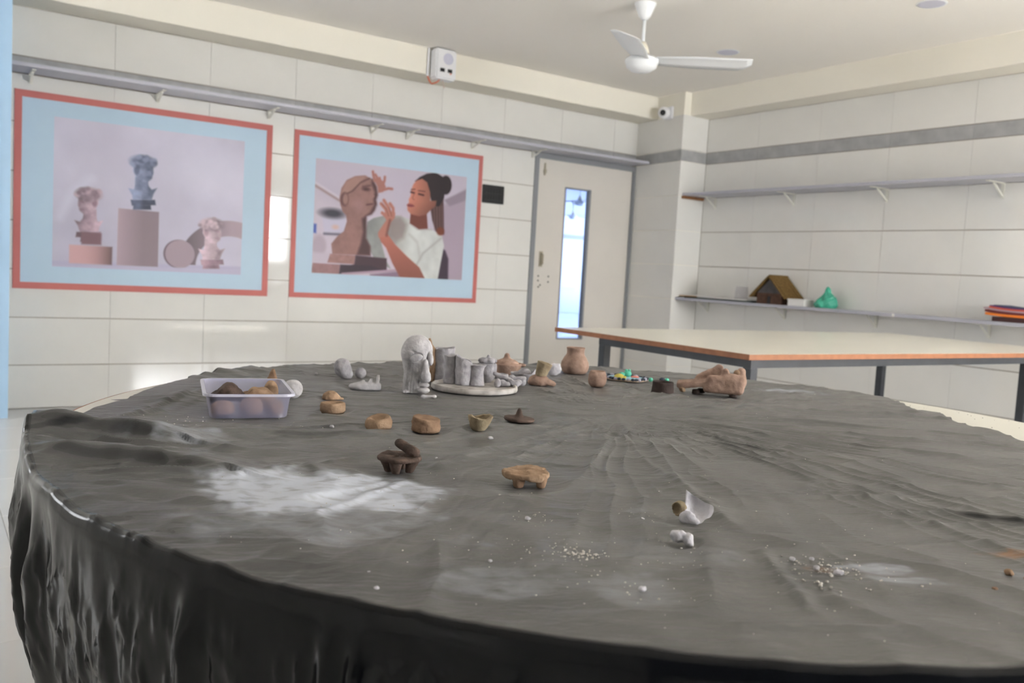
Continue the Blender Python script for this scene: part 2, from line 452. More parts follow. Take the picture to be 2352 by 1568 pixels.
# wall behind the camera with its windows, and the left wall
fw = MB(); xs = [XL - 0.2] + [v for q in sorted(WINS) for v in q[:2]] + [XR + 0.2]
for a, b in zip(xs[0::2], xs[1::2]): fw.box(a, b, FY - 0.12, FY, 0, ZC)
for x0, x1, z0, z1 in WINS:
    fw.box(x0, x1, FY - 0.12, FY, z1, ZC); fw.box(x0, x1, FY - 0.12, FY, 0, z0)
struct(fw.build('wall_front', 'front_paint'))
# unseen wall added outside that window; its slot trims the sunlight to a patch
OY = FY - 2.0
struct(MB().box(1.0, 9.0, OY - 0.1, OY, 0, 2.80).box(1.0, 9.0, OY - 0.1, OY, 3.03, 4.6).box(1.0, 3.95, OY - 0.1, OY, 2.80, 3.03).box(5.38, 9.0, OY - 0.1, OY, 2.80, 3.03).build('wall_sun_mask', 'cream_paint'))
for i, (x0, x1, z0, z1) in enumerate(WINS):
    f = MB(); n = 4
    for k in range(n + 1):
        x = x0 + (x1 - x0) * k / n; f.box(x - 0.022, x + 0.022, FY - 0.08, FY - 0.03, z0, z1)
    f.box(x0, x1, FY - 0.08, FY - 0.03, z0, z0 + 0.05); f.box(x0, x1, FY - 0.08, FY - 0.03, z1 - 0.05, z1); f.box(x0, x1, FY - 0.08, FY - 0.03, z0 + 0.8, z0 + 0.84)
    struct(f.build('window_%d' % (i + 1), 'grey_frame'))
a, b, c, d = LWIN
struct(MB().box(XL - 0.12, XL, FY - 0.2, a, 0, ZC).box(XL - 0.12, XL, b, YB + 0.14, 0, ZC).box(XL - 0.12, XL, a, b, 0, c).box(XL - 0.12, XL, a, b, d, ZC).build('wall_left', 'wall_tile'))
f = MB()
for k in range(6): y = a + (b - a) * k / 5; f.box(XL - 0.08, XL - 0.03, y - 0.022, y + 0.022, c, d)
f.box(XL - 0.08, XL - 0.03, a, b, c, c + 0.05).box(XL - 0.08, XL - 0.03, a, b, d - 0.05, d).box(XL - 0.08, XL - 0.03, a, b, c + 0.8, c + 0.84)
struct(f.build('window_2', 'grey_frame'))
# blue painted pillar at the left edge of the picture
pil = struct(box('wall_pillar', 'blue_paint', -0.12, 0.450, 5.899, YB + 0.02, 0, ZC))
g = MB()
for x in (0.40, 0.34, 0.28, 0.2): g.box(x - 0.002, x + 0.002, 5.8965, 5.9, 0.02, ZC - 0.02)
g.build('groove_strip', 'blue_paint', pil)

# ------------------------------------------------------------------ door
door = struct(MB().box(DX0, DX0 + 0.042, YB - 0.012, YB + 0.09, 0, DZ1).box(DX1 - 0.036, DX1, YB - 0.012, YB + 0.09, 0, DZ1)
              .box(DX0 + 0.042, DX1 - 0.036, YB - 0.012, YB + 0.09, DZ1 - 0.046, DZ1).build('door_1', 'grey_frame'))
lx0, lx1, lz1 = DX0 + 0.042, DX1 - 0.036, DZ1 - 0.046
gx0, gx1, gz0, gz1 = 4.73, 5.018, 0.459, 1.80
y0, y1 = YB + 0.004, YB + 0.044
leaf = MB().box(lx0, gx0, y0, y1, 0.01, lz1).box(gx1, lx1, y0, y1, 0.01, lz1).box(gx0, gx1, y0, y1, 0.01, gz0).box(gx0, gx1, y0, y1, gz1, lz1).build('door_leaf', 'door_leaf', door)
fr = MB(); t = 0.016
fr.box(gx0 - 0.004, gx0 + t * 0.5, y0 - 0.005, y1, gz0, gz1).box(gx1 - t, gx1 + 0.004, y0 - 0.005, y1, gz0, gz1).box(gx0, gx1, y0 - 0.005, y1, gz1 - 0.008, gz1 + 0.004).box(gx0, gx1, y0 - 0.005, y1, gz0 - 0.004, gz0 + 0.008)
fr.build('glazing_bead', 'grey_frame', leaf)
box('pane', 'door_glass', gx0, gx1, y0 + 0.018, y0 + 0.022, gz0, gz1, leaf)
hd = MB(); hd.box(4.488, 4.522, y0 - 0.006, y0, 1.09, 1.225); hd.tube([(4.505, y0 - 0.004, 1.105), (4.505, y0 - 0.035, 1.12), (4.505, y0 - 0.035, 1.195), (4.505, y0 - 0.004, 1.21)], 0.007, 8)
hd.build('pull_handle', 'metal_pull', leaf)
hb = MB().box(4.487, 4.50, y0 - 0.012, y0, 1.88, 1.985).box(4.482, 4.505, y0 - 0.018, y0, 1.90, 1.93); hb.build('tower_bolt', 'metal_pull', leaf)
for (hx, hz) in ((4.49, 1.01), (4.49, 0.97), (4.60, 1.01), (4.60, 0.962), (4.515, 0.932), (4.497, 0.915)):
    MB().tube([(hx, y0 - 0.002, hz), (hx, y0 + 0.001, hz)], 0.008, 10).build('screw_hole', 'dark_hole', leaf)

# ------------------------------------------------------------------ the hall seen through the door glass
HX0, HX1, HY0, HY1 = 2.6, 17.0, YB + 0.14, 19.4
struct(box('floor_hall', 'hall_floor', HX0, HX1, HY0, HY1, -0.1, 0.0))
struct(box('ceiling_hall', 'hall_wall', HX0, HX1, HY0, HY1, ZC, ZC + 0.1))
hwx0, hwx1, hwz0, hwz1 = 15.55, 16.4, 1.02, 1.98
hw = struct(MB().box(HX0, hwx0, HY1, HY1 + 0.1, 0, ZC).box(hwx1, HX1 + .1, HY1, HY1 + 0.1, 0, ZC).box(hwx0, hwx1, HY1, HY1 + 0.1, 0, hwz0).box(hwx0, hwx1, HY1, HY1 + 0.1, hwz1, ZC).build('wall_hall_back', 'hall_wall'))
box('band', 'hall_band', HX0, HX1, HY1 - 0.01, HY1, 2.05, 2.17, hw)
hf = MB().box(hwx0, hwx0 + .05, HY1 - .03, HY1 + .02, hwz0, hwz1).box(hwx1 - .05, hwx1, HY1 - .03, HY1 + .02, hwz0, hwz1).box(hwx0, hwx1, HY1 - .03, HY1 + .02, hwz0 - .04, hwz0 + .02).box(hwx0, hwx1, HY1 - .03, HY1 + .02, hwz1 - .02, hwz1 + .04)
for k in range(1, 6): hf.box(hwx0, hwx1, HY1 - .01, HY1 + .01, hwz0 + k * .16 - .008, hwz0 + k * .16 + .008)
struct(hf.build('window_3', 'dark_steel'))
struct(MB().box(HX0 - .1, HX0, HY0, HY1, 0, ZC).build('wall_hall_left', 'hall_wall'))
struct(MB().box(XR + 0.2, HX1 + .1, HY0 - 0.12, HY0, 0, ZC).build('wall_hall_front', 'hall_wall'))
struct(MB().box(HX1, HX1 + .1, HY0, 8.0, 0, ZC).box(HX1, HX1 + .1, 15.0, HY1, 0, ZC).box(HX1, HX1 + .1, 8.0, 15.0, 0, .8).box(HX1, HX1 + .1, 8.0, 15.0, 2.4, ZC).build('wall_hall_right', 'hall_wall'))

# ------------------------------------------------------------------ shelves with brackets
def bracket(parent, p, out, along, depth, drop, m='bracket_paint'):
    # p on the wall right under the board; out = direction away from the wall
    out = Vector(out); along = Vector(along); P = Vector(p); dn = Vector((0, 0, -1)); mb = MB()
    def bar(a, b, hw, ht):
        a = Vector(a); b = Vector(b); t = (b - a).normalized(); s2 = t.cross(along).normalized()
        n = len(mb.v)
        for q in (a, b):
            for sx, sy in ((-1, -1), (1, -1), (1, 1), (-1, 1)): mb.v.append(tuple(q + along * hw * sx + s2 * ht * sy))
        mb.f.extend(tuple(n + i for i in q) for q in ((0, 1, 2, 3), (7, 6, 5, 4), (0, 4, 5, 1), (1, 5, 6, 2), (2, 6, 7, 3), (3, 7, 4, 0)))
    bar(P + dn * 0.003, P + out * depth + dn * 0.003, 0.011, 0.0025)
    bar(P + out * 0.003, P + out * 0.003 + dn * drop, 0.011, 0.0025)
    bar(P + out * 0.006 + dn * (drop * 0.86), P + out * depth * 0.62 + dn * 0.008, 0.006, 0.004)
    return mb.build('bracket', m, parent)
sb = thing('wall_shelf', 'long grey shelf above the two posters running to the door', 'shelf', (2.9, YB, 2.068))
SB = Vector((2.9, YB, 2.068))
box('shelf_board', 'shelf_laminate', 0.30 - SB.x, 5.46 - SB.x, -0.262, -0.004, 0, 0.022, sb, bevel=0.001)
for x in (0.575, 1.314, 2.059, 2.849, 3.152, 3.747, 4.35):
    bracket(sb, (x - SB.x, -0.005, 0), (0, -1, 0), (1, 0, 0), 0.2, 0.06)
for nm, z, lab in (('u', 1.774, 'empty grey shelf on the right wall under the grey tile band'), ('l', 0.871, 'lower grey shelf on the right wall carrying the hut model')):
    s = thing('wall_shelf', lab, 'shelf', (XR, 3.6, z))
    box('shelf_board', 'shelf_laminate', -0.265, -0.004, -2.2, YC - 3.6 - 0.002, 0, 0.022, s, bevel=0.001)
    for y in (5.417, 4.587, 3.775, 2.96): bracket(s, (-0.005, y - 3.6, 0), (-1, 0, 0), (0, 1, 0), 0.2, 0.098)
    if nm == 'u':
        t_ = box('batten', 'brown_batten', -0.272, -0.02, YC - 3.6 - 0.026, YC - 3.6 - 0.002, -0.024, -0.001, s); t_['label'] = 'brown wooden batten under the shelf end'
    else:
        d_ = MB().tube([(-0.2655, -0.12, 0.012), (-0.2675, -0.12, 0.012)], 0.011, 12).build('sticker', 'paper_white', s); d_['label'] = 'small white round sticker'

# ------------------------------------------------------------------ posters (flat prints, painted into vertex colours)
def hom(src, dst):
    A = []; b = []
    for (x, y), (u, v) in zip(src, dst):
        A += [[x, y, 1, 0, 0, 0, -u * x, -u * y], [0, 0, 0, x, y, 1, -v * x, -v * y]]; b += [u, v]
    h_ = np.linalg.solve(np.array(A, float), np.array(b, float)); return np.append(h_, 1).reshape(3, 3)
class Paint:
    def __init__(s, nx, ny, corners, aspect):
        s.nx, s.ny = nx, ny
        s.H = hom(corners, [(0, 0), (1, 0), (1, 1), (0, 1)]); s.asp = aspect
        gx, gy = np.meshgrid(np.linspace(0, 1, nx), np.linspace(0, 1, ny)); s.X, s.Y = gx * aspect, gy
        s.im = np.zeros((ny, nx, 3))
    def uv(s, p):
        q = s.H @ np.array([p[0], p[1], 1.0]); return np.array([q[0] / q[2] * s.asp, q[1] / q[2]])
    def put(s, d, col, soft, a=1.0, shade=None):
        k = np.clip(0.5 - d / soft, 0, 1) * a
        c = np.array(col, float) + 0 * s.im
        if shade is not None: c = c * shade[..., None]
        s.im = s.im * (1 - k[..., None]) + c * k[..., None]
    def poly(s, pts, col, soft=0.006, a=1.0, shade=None):
        # smooth the outline a little, then even-odd fill with distance
        P = np.array([s.uv(p) for p in pts]); Q = np.roll(P, -1, 0)
        ins = np.zeros(s.X.shape, bool); dm = np.full(s.X.shape, 9.0)
        for (x1, y1), (x2, y2) in zip(P, Q):
            c = ((y1 > s.Y) != (y2 > s.Y)); xx = (x2 - x1) * (s.Y - y1) / ((y2 - y1) if abs(y2 - y1) > 1e-9 else 1e-9) + x1
            ins ^= c & (s.X < xx)
            dx, dy = x2 - x1, y2 - y1; t = np.clip(((s.X - x1) * dx + (s.Y - y1) * dy) / (dx * dx + dy * dy + 1e-12), 0, 1)
            dm = np.minimum(dm, np.hypot(s.X - x1 - t * dx, s.Y - y1 - t * dy))
        s.put(np.where(ins, -dm, dm), col, soft, a, shade)
    def ell(s, c, rx, ry, col, soft=0.006, a=1.0, rot=0.0, shade=None):
        C = s.uv(c); ex = np.linalg.norm(s.uv((c[0] + rx, c[1])) - C); ey = np.linalg.norm(s.uv((c[0], c[1] + ry)) - C)
        x, y = s.X - C[0], s.Y - C[1]; cr, sr = math.cos(rot), math.sin(rot); x, y = x * cr + y * sr, -x * sr + y * cr
        k = np.hypot(x / ex, y / ey); s.put((k - 1) * min(ex, ey), col, soft, a, shade)
    def line(s, pts, wd, col, soft=0.005, a=1.0):
        P = [s.uv(p) for p in pts]; dm = np.full(s.X.shape, 9.0); ww = np.linalg.norm(s.uv((pts[0][0] + wd, pts[0][1])) - P[0])
        for (x1, y1), (x2, y2) in zip(P[:-1], P[1:]):
            dx, dy = x2 - x1, y2 - y1; t = np.clip(((s.X - x1) * dx + (s.Y - y1) * dy) / (dx * dx + dy * dy + 1e-12), 0, 1)
            dm = np.minimum(dm, np.hypot(s.X - x1 - t * dx, s.Y - y1 - t * dy))
        s.put(dm - ww, col, soft, a)
    def nz(s, sc, seed, o=4): return fbm2(s.X * sc, s.Y * sc, o, seed)
    def mesh(s, name, m, x0, x1, z0, z1, y, parent):
        gx, gy = np.meshgrid(np.linspace(x0, x1, s.nx), np.linspace(z1, z0, s.ny))
        V = np.stack((gx, np.full(gx.shape, y), gy), -1).reshape(-1, 3)
        i = np.arange(s.nx * s.ny).reshape(s.ny, s.nx)
        Q = np.stack((i[:-1, :-1], i[1:, :-1], i[1:, 1:], i[:-1, 1:]), -1).reshape(-1, 4)
        me = bpy.data.meshes.new(name); me.from_pydata(V.tolist(), [], Q.tolist()); me.update()
        at = me.color_attributes.new('print', 'FLOAT_COLOR', 'POINT')
        c = np.clip(s.im, 0, 255).reshape(-1, 3) / 255
        c = np.where(c <= 0.04045, c / 12.92, ((c + 0.055) / 1.055) ** 2.4)
        at.data.foreach_set('color', np.concatenate((c, np.ones((len(c), 1))), 1).ravel().astype(np.float32))
        return link(name, me, m, parent)
pm = bpy.data.materials.new('poster_print'); pm.use_nodes = True; MATS['poster_print'] = pm
_a = pm.node_tree.nodes.new('ShaderNodeVertexColor'); _a.layer_name = 'print'
_b = pm.node_tree.nodes['Principled BSDF']; _b.inputs['Roughness'].default_value = 0.5; _b.inputs['Specular IOR Level'].default_value = 0.35
pm.node_tree.links.new(_a.outputs['Color'], _b.inputs['Base Color'])

def poster(label, ox0, ox1, oz0, oz1, px0, px1, pz0, pz1, bw):
    t = thing('poster', label, 'poster', ((ox0 + ox1) / 2, YB, oz0)); t0 = Vector(t.location)
    def R(*a): return a
    y = -0.006
    X0, X1, Z0, Z1 = ox0 - t0.x, ox1 - t0.x, 0.0, oz1 - oz0
    box('mount_panel', 'blue_mount', X0 + 0.01, X1 - 0.01, -0.005, -0.001, Z0 + 0.01, Z1 - 0.01, t)
    for q in (((X0, Z0), (X1, Z0), (X1 - bw, Z0 + bw), (X0 + bw, Z0 + bw)), ((X1, Z0), (X1, Z1), (X1 - bw, Z1 - bw), (X1 - bw, Z0 + bw)),
              ((X1, Z1), (X0, Z1), (X0 + bw, Z1 - bw), (X1 - bw, Z1 - bw)), ((X0, Z1), (X0, Z0), (X0 + bw, Z0 + bw), (X0 + bw, Z1 - bw))):
        v = [(x, -0.008, z) for x, z in q] + [(x, -0.001, z) for x, z in q]
        pydata('border_strip', v, [(0, 1, 2, 3), (4, 7, 6, 5)] + [(i, 4 + i, 4 + (i + 1) % 4, (i + 1) % 4) for i in range(4)], 'red_border', t)
    return t, (px0 - t0.x, px1 - t0.x, pz0 - t0.z, pz1 - t0.z)

# --- poster 1: plaster busts on plinths (a generic still life)
t1, r1 = poster('red bordered blue poster of three plaster busts on plinths, left of the two posters', 0.49, 2.09, 0.757, 1.970, 0.707, 1.895, 0.902, 1.833, 0.041)
p1 = Paint(420, 330, [(325, 447), (1468, 578), (1443, 1388), (312, 1335)], 1.188 / 0.931)
n1 = p1.nz(3.0, 3, 5); n1b = p1.nz(1.6, 9, 4)
p1.im[:] = np.array((198, 193, 211)); p1.im += (n1 * 6 + n1b * 9)[..., None]
p1.im += (np.clip(1 - p1.Y * 1.4, 0, 1) * 6)[..., None]
p1.ell((1250, 750), 150, 100, (216, 213, 230), 0.3, 0.5); p1.ell((630, 620), 130, 110, (184, 176, 194), 0.3, 0.45); p1.ell((1000, 1000), 90, 130, (186, 181, 198), 0.3, 0.4)
p1.line([(360, 1040), (430, 900), (540, 815)], 16, (216, 214, 230), 0.07, 0.7)
p1.poly([(300, 1300), (1460, 1340), (1460, 1400), (300, 1350)], (184, 178, 204), 0.02)
sh = np.clip(1.05 - np.clip((p1.X - p1.uv((413, 1260))[0]) / (p1.uv((668, 1260))[0] - p1.uv((413, 1260))[0]), 0, 1) ** 3 * 0.5, 0.3, 1.1)
p1.poly([(413, 1206), (668, 1220), (665, 1328), (412, 1316)], (198, 158, 160), 0.01, shade=sh)
def bust(P, cx, top, s, col, dark, turn, seed):
    # generic antique-style bust: stepped foot, shoulders, neck, head, curls
    k = lambda x, y: (cx + x * s * turn, top + y * s)
    nn = 1 + P.nz(26, seed, 3) * 0.10 - np.clip((P.X - P.uv(k(0, 0))[0]) * turn * 3.2, -0.14, 0.16)
    P.poly([k(-52, 300), k(52, 300), k(56, 328), k(-56, 328)], dark, 0.008, shade=nn)
    P.poly([k(-70, 268), k(78, 268), k(84, 300), k(-62, 304)], dark, 0.008, shade=nn)
    P.poly([k(-84, 198), k(-50, 206), k(-40, 180), k(36, 180), k(58, 206), k(92, 196), k(70, 232), k(58, 268), k(-56, 268), k(-60, 240)], col, 0.008, shade=nn)
    P.poly([k(-42, 128), k(34, 140), k(42, 204), k(8, 216), k(-44, 204)], tuple(c * .96 for c in col), 0.008, shade=nn)
    P.poly([k(-50, 50), k(66, 58), k(70, 104), k(58, 142), k(30, 164), k(-6, 158), k(-36, 130), k(-54, 96)], tuple(c * 1.04 for c in col), 0.01, shade=nn)
    P.ell(k(-32, 92), 16 * s, 26 * s, dark, 0.012, 0.7); P.ell(k(40, 86), 10 * s, 6 * s, dark, 0.01, 0.8); P.ell(k(44, 132), 12 * s, 4 * s, dark, 0.01, 0.7); P.line([k(52, 84), k(62, 112)], 3 * s, dark, 0.008, 0.5)
    rs = np.random.default_rng(seed)
    P.ell(k(4, 40), 78 * s, 42 * s, tuple(c * .86 for c in col), 0.02, shade=nn)
    for i in range(34):
        a = rs.uniform(0, 6.28); r_ = rs.uniform(0, 1) ** .5; kk = rs.choice((.72, .84, 1.05, 1.12))
        P.ell(k(4 + 78 * r_ * math.cos(a), 40 + 38 * r_ * math.sin(a)), 13 * s, 11 * s, tuple(c * kk for c in col), 0.014, 0.75)
bust(p1, 532, 868, 0.98, (176, 152, 164), (132, 106, 116), -1, 3)
p1.poly([(482, 1130), (605, 1140), (602, 1208), (484, 1204)], (128, 98, 106), 0.012)
sh = 1.04 - np.clip((p1.X - p1.uv((700, 1150))[0]) * 1.2, 0, .2)
p1.poly([(703, 988), (947, 1010), (940, 1340), (693, 1328)], (172, 152, 162), 0.006, shade=sh)
bust(p1, 845, 672, 0.99, (134, 142, 170), (88, 94, 116), 1, 5)
C_, I_ = p1.uv((1375, 1345)), None
ex = abs(p1.uv((1675, 1345))[0] - C_[0]); rr = np.hypot((p1.X - C_[0]) / ex, (p1.Y - C_[1]) / (ex * .94))
dark = np.clip(0.62 + (p1.X - C_[0] + ex) / ex * 0.42, .6, 1.05)
p1.put(np.abs(rr - .83) * ex - .165 * ex, (168, 150, 160), 0.008, np.where(p1.Y < p1.uv((1375, 1340))[1], 1, 0), dark)
p1.ell((1066, 1262), 92, 86, (120, 104, 114), 0.006); p1.ell((1074, 1262), 88, 84, (170, 152, 162), 0.008)
p1.poly([(300, 1328), (1460, 1352), (1460, 1400), (300, 1350)], (190, 184, 208), 0.012)
bust(p1, 1262, 1046, 0.93, (200, 178, 188), (166, 138, 150), 1, 8)
p1.mesh('picture', 'poster_print', r1[0], r1[1], r1[2], r1[3], -0.0065, t1)

# --- poster 2: person modelling a clay head
t2, r2 = poster('red bordered blue poster of a person modelling a clay head, beside the door', 2.252, 3.857, 0.757, 1.967, 2.419, 3.71, 0.941, 1.780, 0.036)
p2 = Paint(440, 300, [(330, 355), (1413, 490), (1380, 1232), (300, 1180)], 1.291 / 0.839)
p2.im[:] = np.array((192, 182, 198)); p2.im += (p2.nz(2, 4, 3) * 3)[..., None] + (p2.X * 3)[..., None]
p2.poly([(300, 600), (520, 700), (1000, 760), (1000, 1240), (290, 1240)], (204, 192, 206), 0.12, .8)
p2.poly([(1240, 690), (1420, 570), (1420, 1240), (1180, 1240)], (172, 156, 172), 0.05); p2.poly([(1250, 655), (1420, 575), (1415, 655), (1290, 700)], (150, 136, 150), 0.02)
p2.line([(320, 548), (500, 660)], 8, (150, 122, 118), 0.02, .8); p2.line([(325, 530), (500, 640)], 6, (214, 204, 214), 0.02, .8)
p2.poly([(375, 780), (545, 785), (545, 895), (390, 900)], (196, 190, 210), 0.02); p2.ell((450, 752), 84, 34, (66, 64, 74), 0.04); p2.line([(390, 898), (545, 905)], 7, (92, 88, 104), 0.02)
p2.poly([(312, 825), (334, 828), (332, 895), (310, 890)], (72, 92, 172), 0.015); p2.ell((352, 985), 52, 80, (178, 164, 178), 0.03); p2.poly([(300, 1030), (440, 1040), (430, 1110), (300, 1110)], (196, 184, 198), 0.03)
p2.ell((470, 850), 24, 16, (208, 176, 172), 0.02)
# chair and shirt
p2.poly([(1235, 1000), (1262, 1020), (1284, 1080), (1282, 1240), (1190, 1240)], (66, 52, 66), 0.02)
shirt = 1 - np.clip((p2.uv((1010, 900))[0] - p2.X) * 1.4, 0, .30) + p2.nz(9, 21, 3) * .05
p2.poly([(700, 812), (745, 785), (830, 765), (930, 770), (1010, 795), (1060, 862), (1160, 868), (1235, 908), (1252, 985), (1228, 1110), (1206, 1235), (1090, 1235), (1020, 1120), (930, 1010), (860, 930), (800, 960), (835, 1090), (870, 1150), (760, 1100), (690, 960), (690, 880)], (208, 210, 208), 0.01, shade=shirt)
p2.poly([(850, 790), (940, 775), (985, 830), (960, 930), (900, 960), (860, 900)], (146, 130, 128), 0.05, .75)
p2.line([(1050, 1130), (1100, 1040), (1230, 930)], 6, (168, 166, 166), 0.02, .8); p2.line([(1000, 900), (1060, 960), (1080, 1080)], 7, (182, 180, 178), 0.03, .7); p2.line([(1005, 826), (1060, 868), (1165, 868)], 5, (180, 176, 176), 0.01, .8)
# braids, neck, face
p2.poly([(1150, 700), (1246, 640), (1250, 820), (1252, 905), (1190, 880), (1165, 800)], (84, 58, 58), 0.015); 
for bx in (1178, 1198, 1218, 1236): p2.line([(bx, 700), (bx + 4, 870)], 3, (132, 104, 100), 0.008, .6)
p2.ell((1225, 880), 28, 30, (118, 62, 44), 0.02)
p2.poly([(1010, 745), (1125, 730), (1135, 862), (1070, 866), (1004, 822)], (120, 66, 56), 0.012)
p2.poly([(1040, 520), (1075, 490), (1125, 466), (1190, 458), (1235, 485), (1262, 520), (1250, 640), (1215, 700), (1170, 700), (1130, 560)], (42, 30, 34), 0.012); p2.ell((1262, 548), 42, 68, (40, 28, 32), 0.012)
fs = 1.08 - np.clip((p2.X - p2.uv((1030, 600))[0]) * 1.5, -.05, .4) - np.clip((p2.Y - p2.uv((1060, 660))[1]) * 1.2, 0, .25)
p2.poly([(1052, 515), (1092, 502), (1128, 528), (1150, 600), (1152, 660), (1196, 660), (1190, 700), (1160, 722), (1120, 762), (1070, 772), (1010, 756), (988, 730), (984, 690), (998, 672), (996, 650), (1008, 628), (1014, 580), (1030, 540)], (188, 120, 102), 0.012, shade=fs)
p2.line([(1012, 598), (1034, 604)], 6, (70, 40, 40), 0.01, .9); p2.line([(1068, 612), (1102, 620)], 6, (66, 38, 38), 0.01, .9); p2.line([(1014, 580), (1040, 578)], 4, (84, 50, 46), 0.01, .7); p2.line([(1066, 588), (1112, 594)], 4, (84, 50, 46), 0.01, .7)
p2.line([(1040, 600), (1022, 642), (1034, 652)], 4, (140, 82, 70), 0.01, .6); p2.ell((1008, 694), 24, 13, (158, 84, 84), 0.01); p2.line([(990, 694), (1034, 698)], 3, (104, 48, 48), 0.008, .8)
# clay head
p2.poly([(498, 640), (512, 570), (550, 512), (610, 484), (680, 478), (735, 505), (765, 560), (772, 620), (760, 655), (768, 680), (758, 700), (752, 730), (730, 758), (692, 772), (690, 850), (688, 930), (722, 990), (722, 1056), (448, 1044), (440, 970), (482, 918), (530, 880), (552, 810), (546, 765), (522, 740), (505, 690)], (150, 112, 106), 0.01, shade=1 + p2.nz(14, 31, 4) * .07)
p2.poly([(735, 505), (765, 560), (774, 620), (762, 655), (768, 690), (752, 730), (730, 758), (694, 772), (692, 930), (722, 990), (722, 1056), (625, 1050), (655, 960), (670, 880), (660, 790), (720, 745), (748, 690), (742, 640), (752, 600), (730, 540)], (74, 50, 52), 0.03, .92)
p2.poly([(512, 605), (545, 525), (610, 488), (690, 482), (640, 540), (575, 600), (525, 625)], (172, 134, 124), 0.02, .8); p2.line([(520, 625), (590, 592), (650, 530), (715, 500)], 5, (92, 64, 62), 0.012, .8)
p2.ell((536, 650), 30, 52, (110, 78, 76), 0.012); p2.ell((542, 650), 18, 38, (158, 120, 112), 0.014); p2.ell((690, 578), 26, 12, (84, 56, 56), 0.02); p2.line([(665, 560), (720, 552)], 5, (96, 66, 64), 0.014, .8)
p2.poly([(722, 590), (752, 628), (740, 645), (715, 640)], (160, 118, 112), 0.012, .9); p2.line([(692, 690), (735, 684)], 5, (90, 58, 58), 0.01, .8); p2.ell((640, 690), 40, 46, (172, 132, 130), 0.06, .6)
# bricks
p2.poly([(432, 1042), (615, 1054), (606, 1118), (412, 1106)], (158, 120, 116), 0.008, shade=1 + p2.nz(30, 6, 3) * .06); p2.poly([(615, 1054), (840, 1075), (840, 1170), (500, 1150), (606, 1118)], (72, 52, 60), 0.012)
p2.poly([(308, 1108), (506, 1120), (496, 1188), (290, 1180)], (154, 118, 120), 0.008, shade=1 + p2.nz(30, 7, 3) * .06); p2.poly([(506, 1120), (720, 1128), (830, 1160), (520, 1190), (496, 1188)], (60, 46, 56), 0.012); p2.line([(520, 1188), (900, 1162)], 8, (176, 150, 168), 0.012)
p2.poly([(720, 1190), (930, 1168), (970, 1225), (720, 1215)], (120, 96, 118), 0.02, .8)
# arms and hands
sk = (182, 122, 108)
p2.poly([(778, 905), (800, 860), (838, 890), (900, 975), (985, 1060), (1075, 1140), (1125, 1240), (950, 1240), (880, 1110), (835, 1000), (800, 960)], (170, 104, 90), 0.012, shade=1.1 - np.clip((p2.Y - p2.uv((850, 900))[1]) * .7, 0, .4))
p2.poly([(822, 745), (862, 735), (900, 748), (896, 785), (868, 815), (852, 860), (830, 920), (780, 925), (776, 890), (808, 840), (836, 800)], sk, 0.012)
for ln in ([(848, 770), (830, 720), (798, 682)], [(866, 762), (848, 705), (818, 658)], [(886, 762), (884, 715), (862, 682)], [(845, 790), (826, 765), (806, 748)]): p2.line(ln, 11, sk, 0.012)
p2.line([(852, 770), (836, 720), (806, 682)], 3, (120, 72, 66), 0.01, .6); p2.line([(874, 770), (858, 710)], 3, (120, 72, 66), 0.01, .6); p2.line([(862, 800), (850, 850), (838, 910)], 8, (112, 66, 60), 0.02, .7)
p2.poly([(738, 520), (770, 492), (812, 520), (832, 560), (812, 598), (776, 606), (772, 560), (756, 530)], (172, 118, 108), 0.012)
for ln in ([(752, 512), (742, 482), (738, 452)], [(772, 505), (764, 486), (756, 474)], [(812, 545), (822, 515), (824, 490)], [(815, 582), (850, 572), (876, 576)], [(790, 515), (786, 498)]): p2.line(ln, 9, (172, 116, 106), 0.012)
p2.mesh('picture', 'poster_print', r2[0], r2[1], r2[2], r2[3], -0.0065, t2)

# ------------------------------------------------------------------ switch panel
sw = thing('switch_panel', 'black switch panel on the tiles between poster and door', 'switch', (3.973, YB, 1.59))
box('plate', 'black_plastic', -0.106, 0.106, -0.012, 0.0, 0, 0.15, sw, bevel=0.003)
for r_ in range(2):
    for c_ in range(6): box('switch', 'black_plastic', -0.084 + c_ * 0.028, -0.06 + c_ * 0.028, -0.017, -0.011, 0.026 + r_ * 0.056, 0.068 + r_ * 0.056, sw, bevel=0.002)

# ------------------------------------------------------------------ wall speaker on the beam
sp = thing('wall_speaker', 'white box speaker with round grille fixed to the beam', 'speaker', (3.26, 5.943, 2.43))
box('housing', 'white_plastic', -0.088, 0.088, -0.10, 0.0, 0.0, 0.222, sp, bevel=0.012)
g_ = MB(); g_.lathe([(0.001, 0.0), (0.04, 0.0), (0.042, 0.004), (0.042, 0.008)], 28); gv = MB(); gv.v = [(x + 0.012, -0.1015 + 0.0 - z * 0.2, y + 0.150) for x, y, z in g_.v]; gv.f = g_.f; gv.build('grille', 'pebble_pale', sp).data.materials[0] = MATS['downlight_lens']
for a, b in ((-0.052, -0.014), (0.012, 0.05)): box('label_strip', 'black_plastic', a, b, -0.1025, -0.099, 0.052, 0.078, sp)
box('indicator', 'orange_wire', 0.032, 0.044, -0.1025, -0.099, 0.042, 0.05, sp)
MB().tube([(-0.105, -0.012, 0.225), (-0.108, -0.012, 0.11), (-0.11, -0.012, 0.02)], 0.009, 8).build('conduit', 'white_plastic', sp)
MB().tube([(-0.108, -0.012, 0.02), (-0.095, -0.02, -0.015), (-0.08, -0.03, -0.035), (-0.05, -0.05, -0.022), (-0.025, -0.05, 0.002)], 0.005, 6).build('cable', 'orange_wire', sp)
MB().tube([(0.0, -0.05, 0.003), (0.008, -0.05, -0.03), (0.018, -0.05, -0.055)], 0.003, 6).build('loose_wire', 'pale_wire', sp)
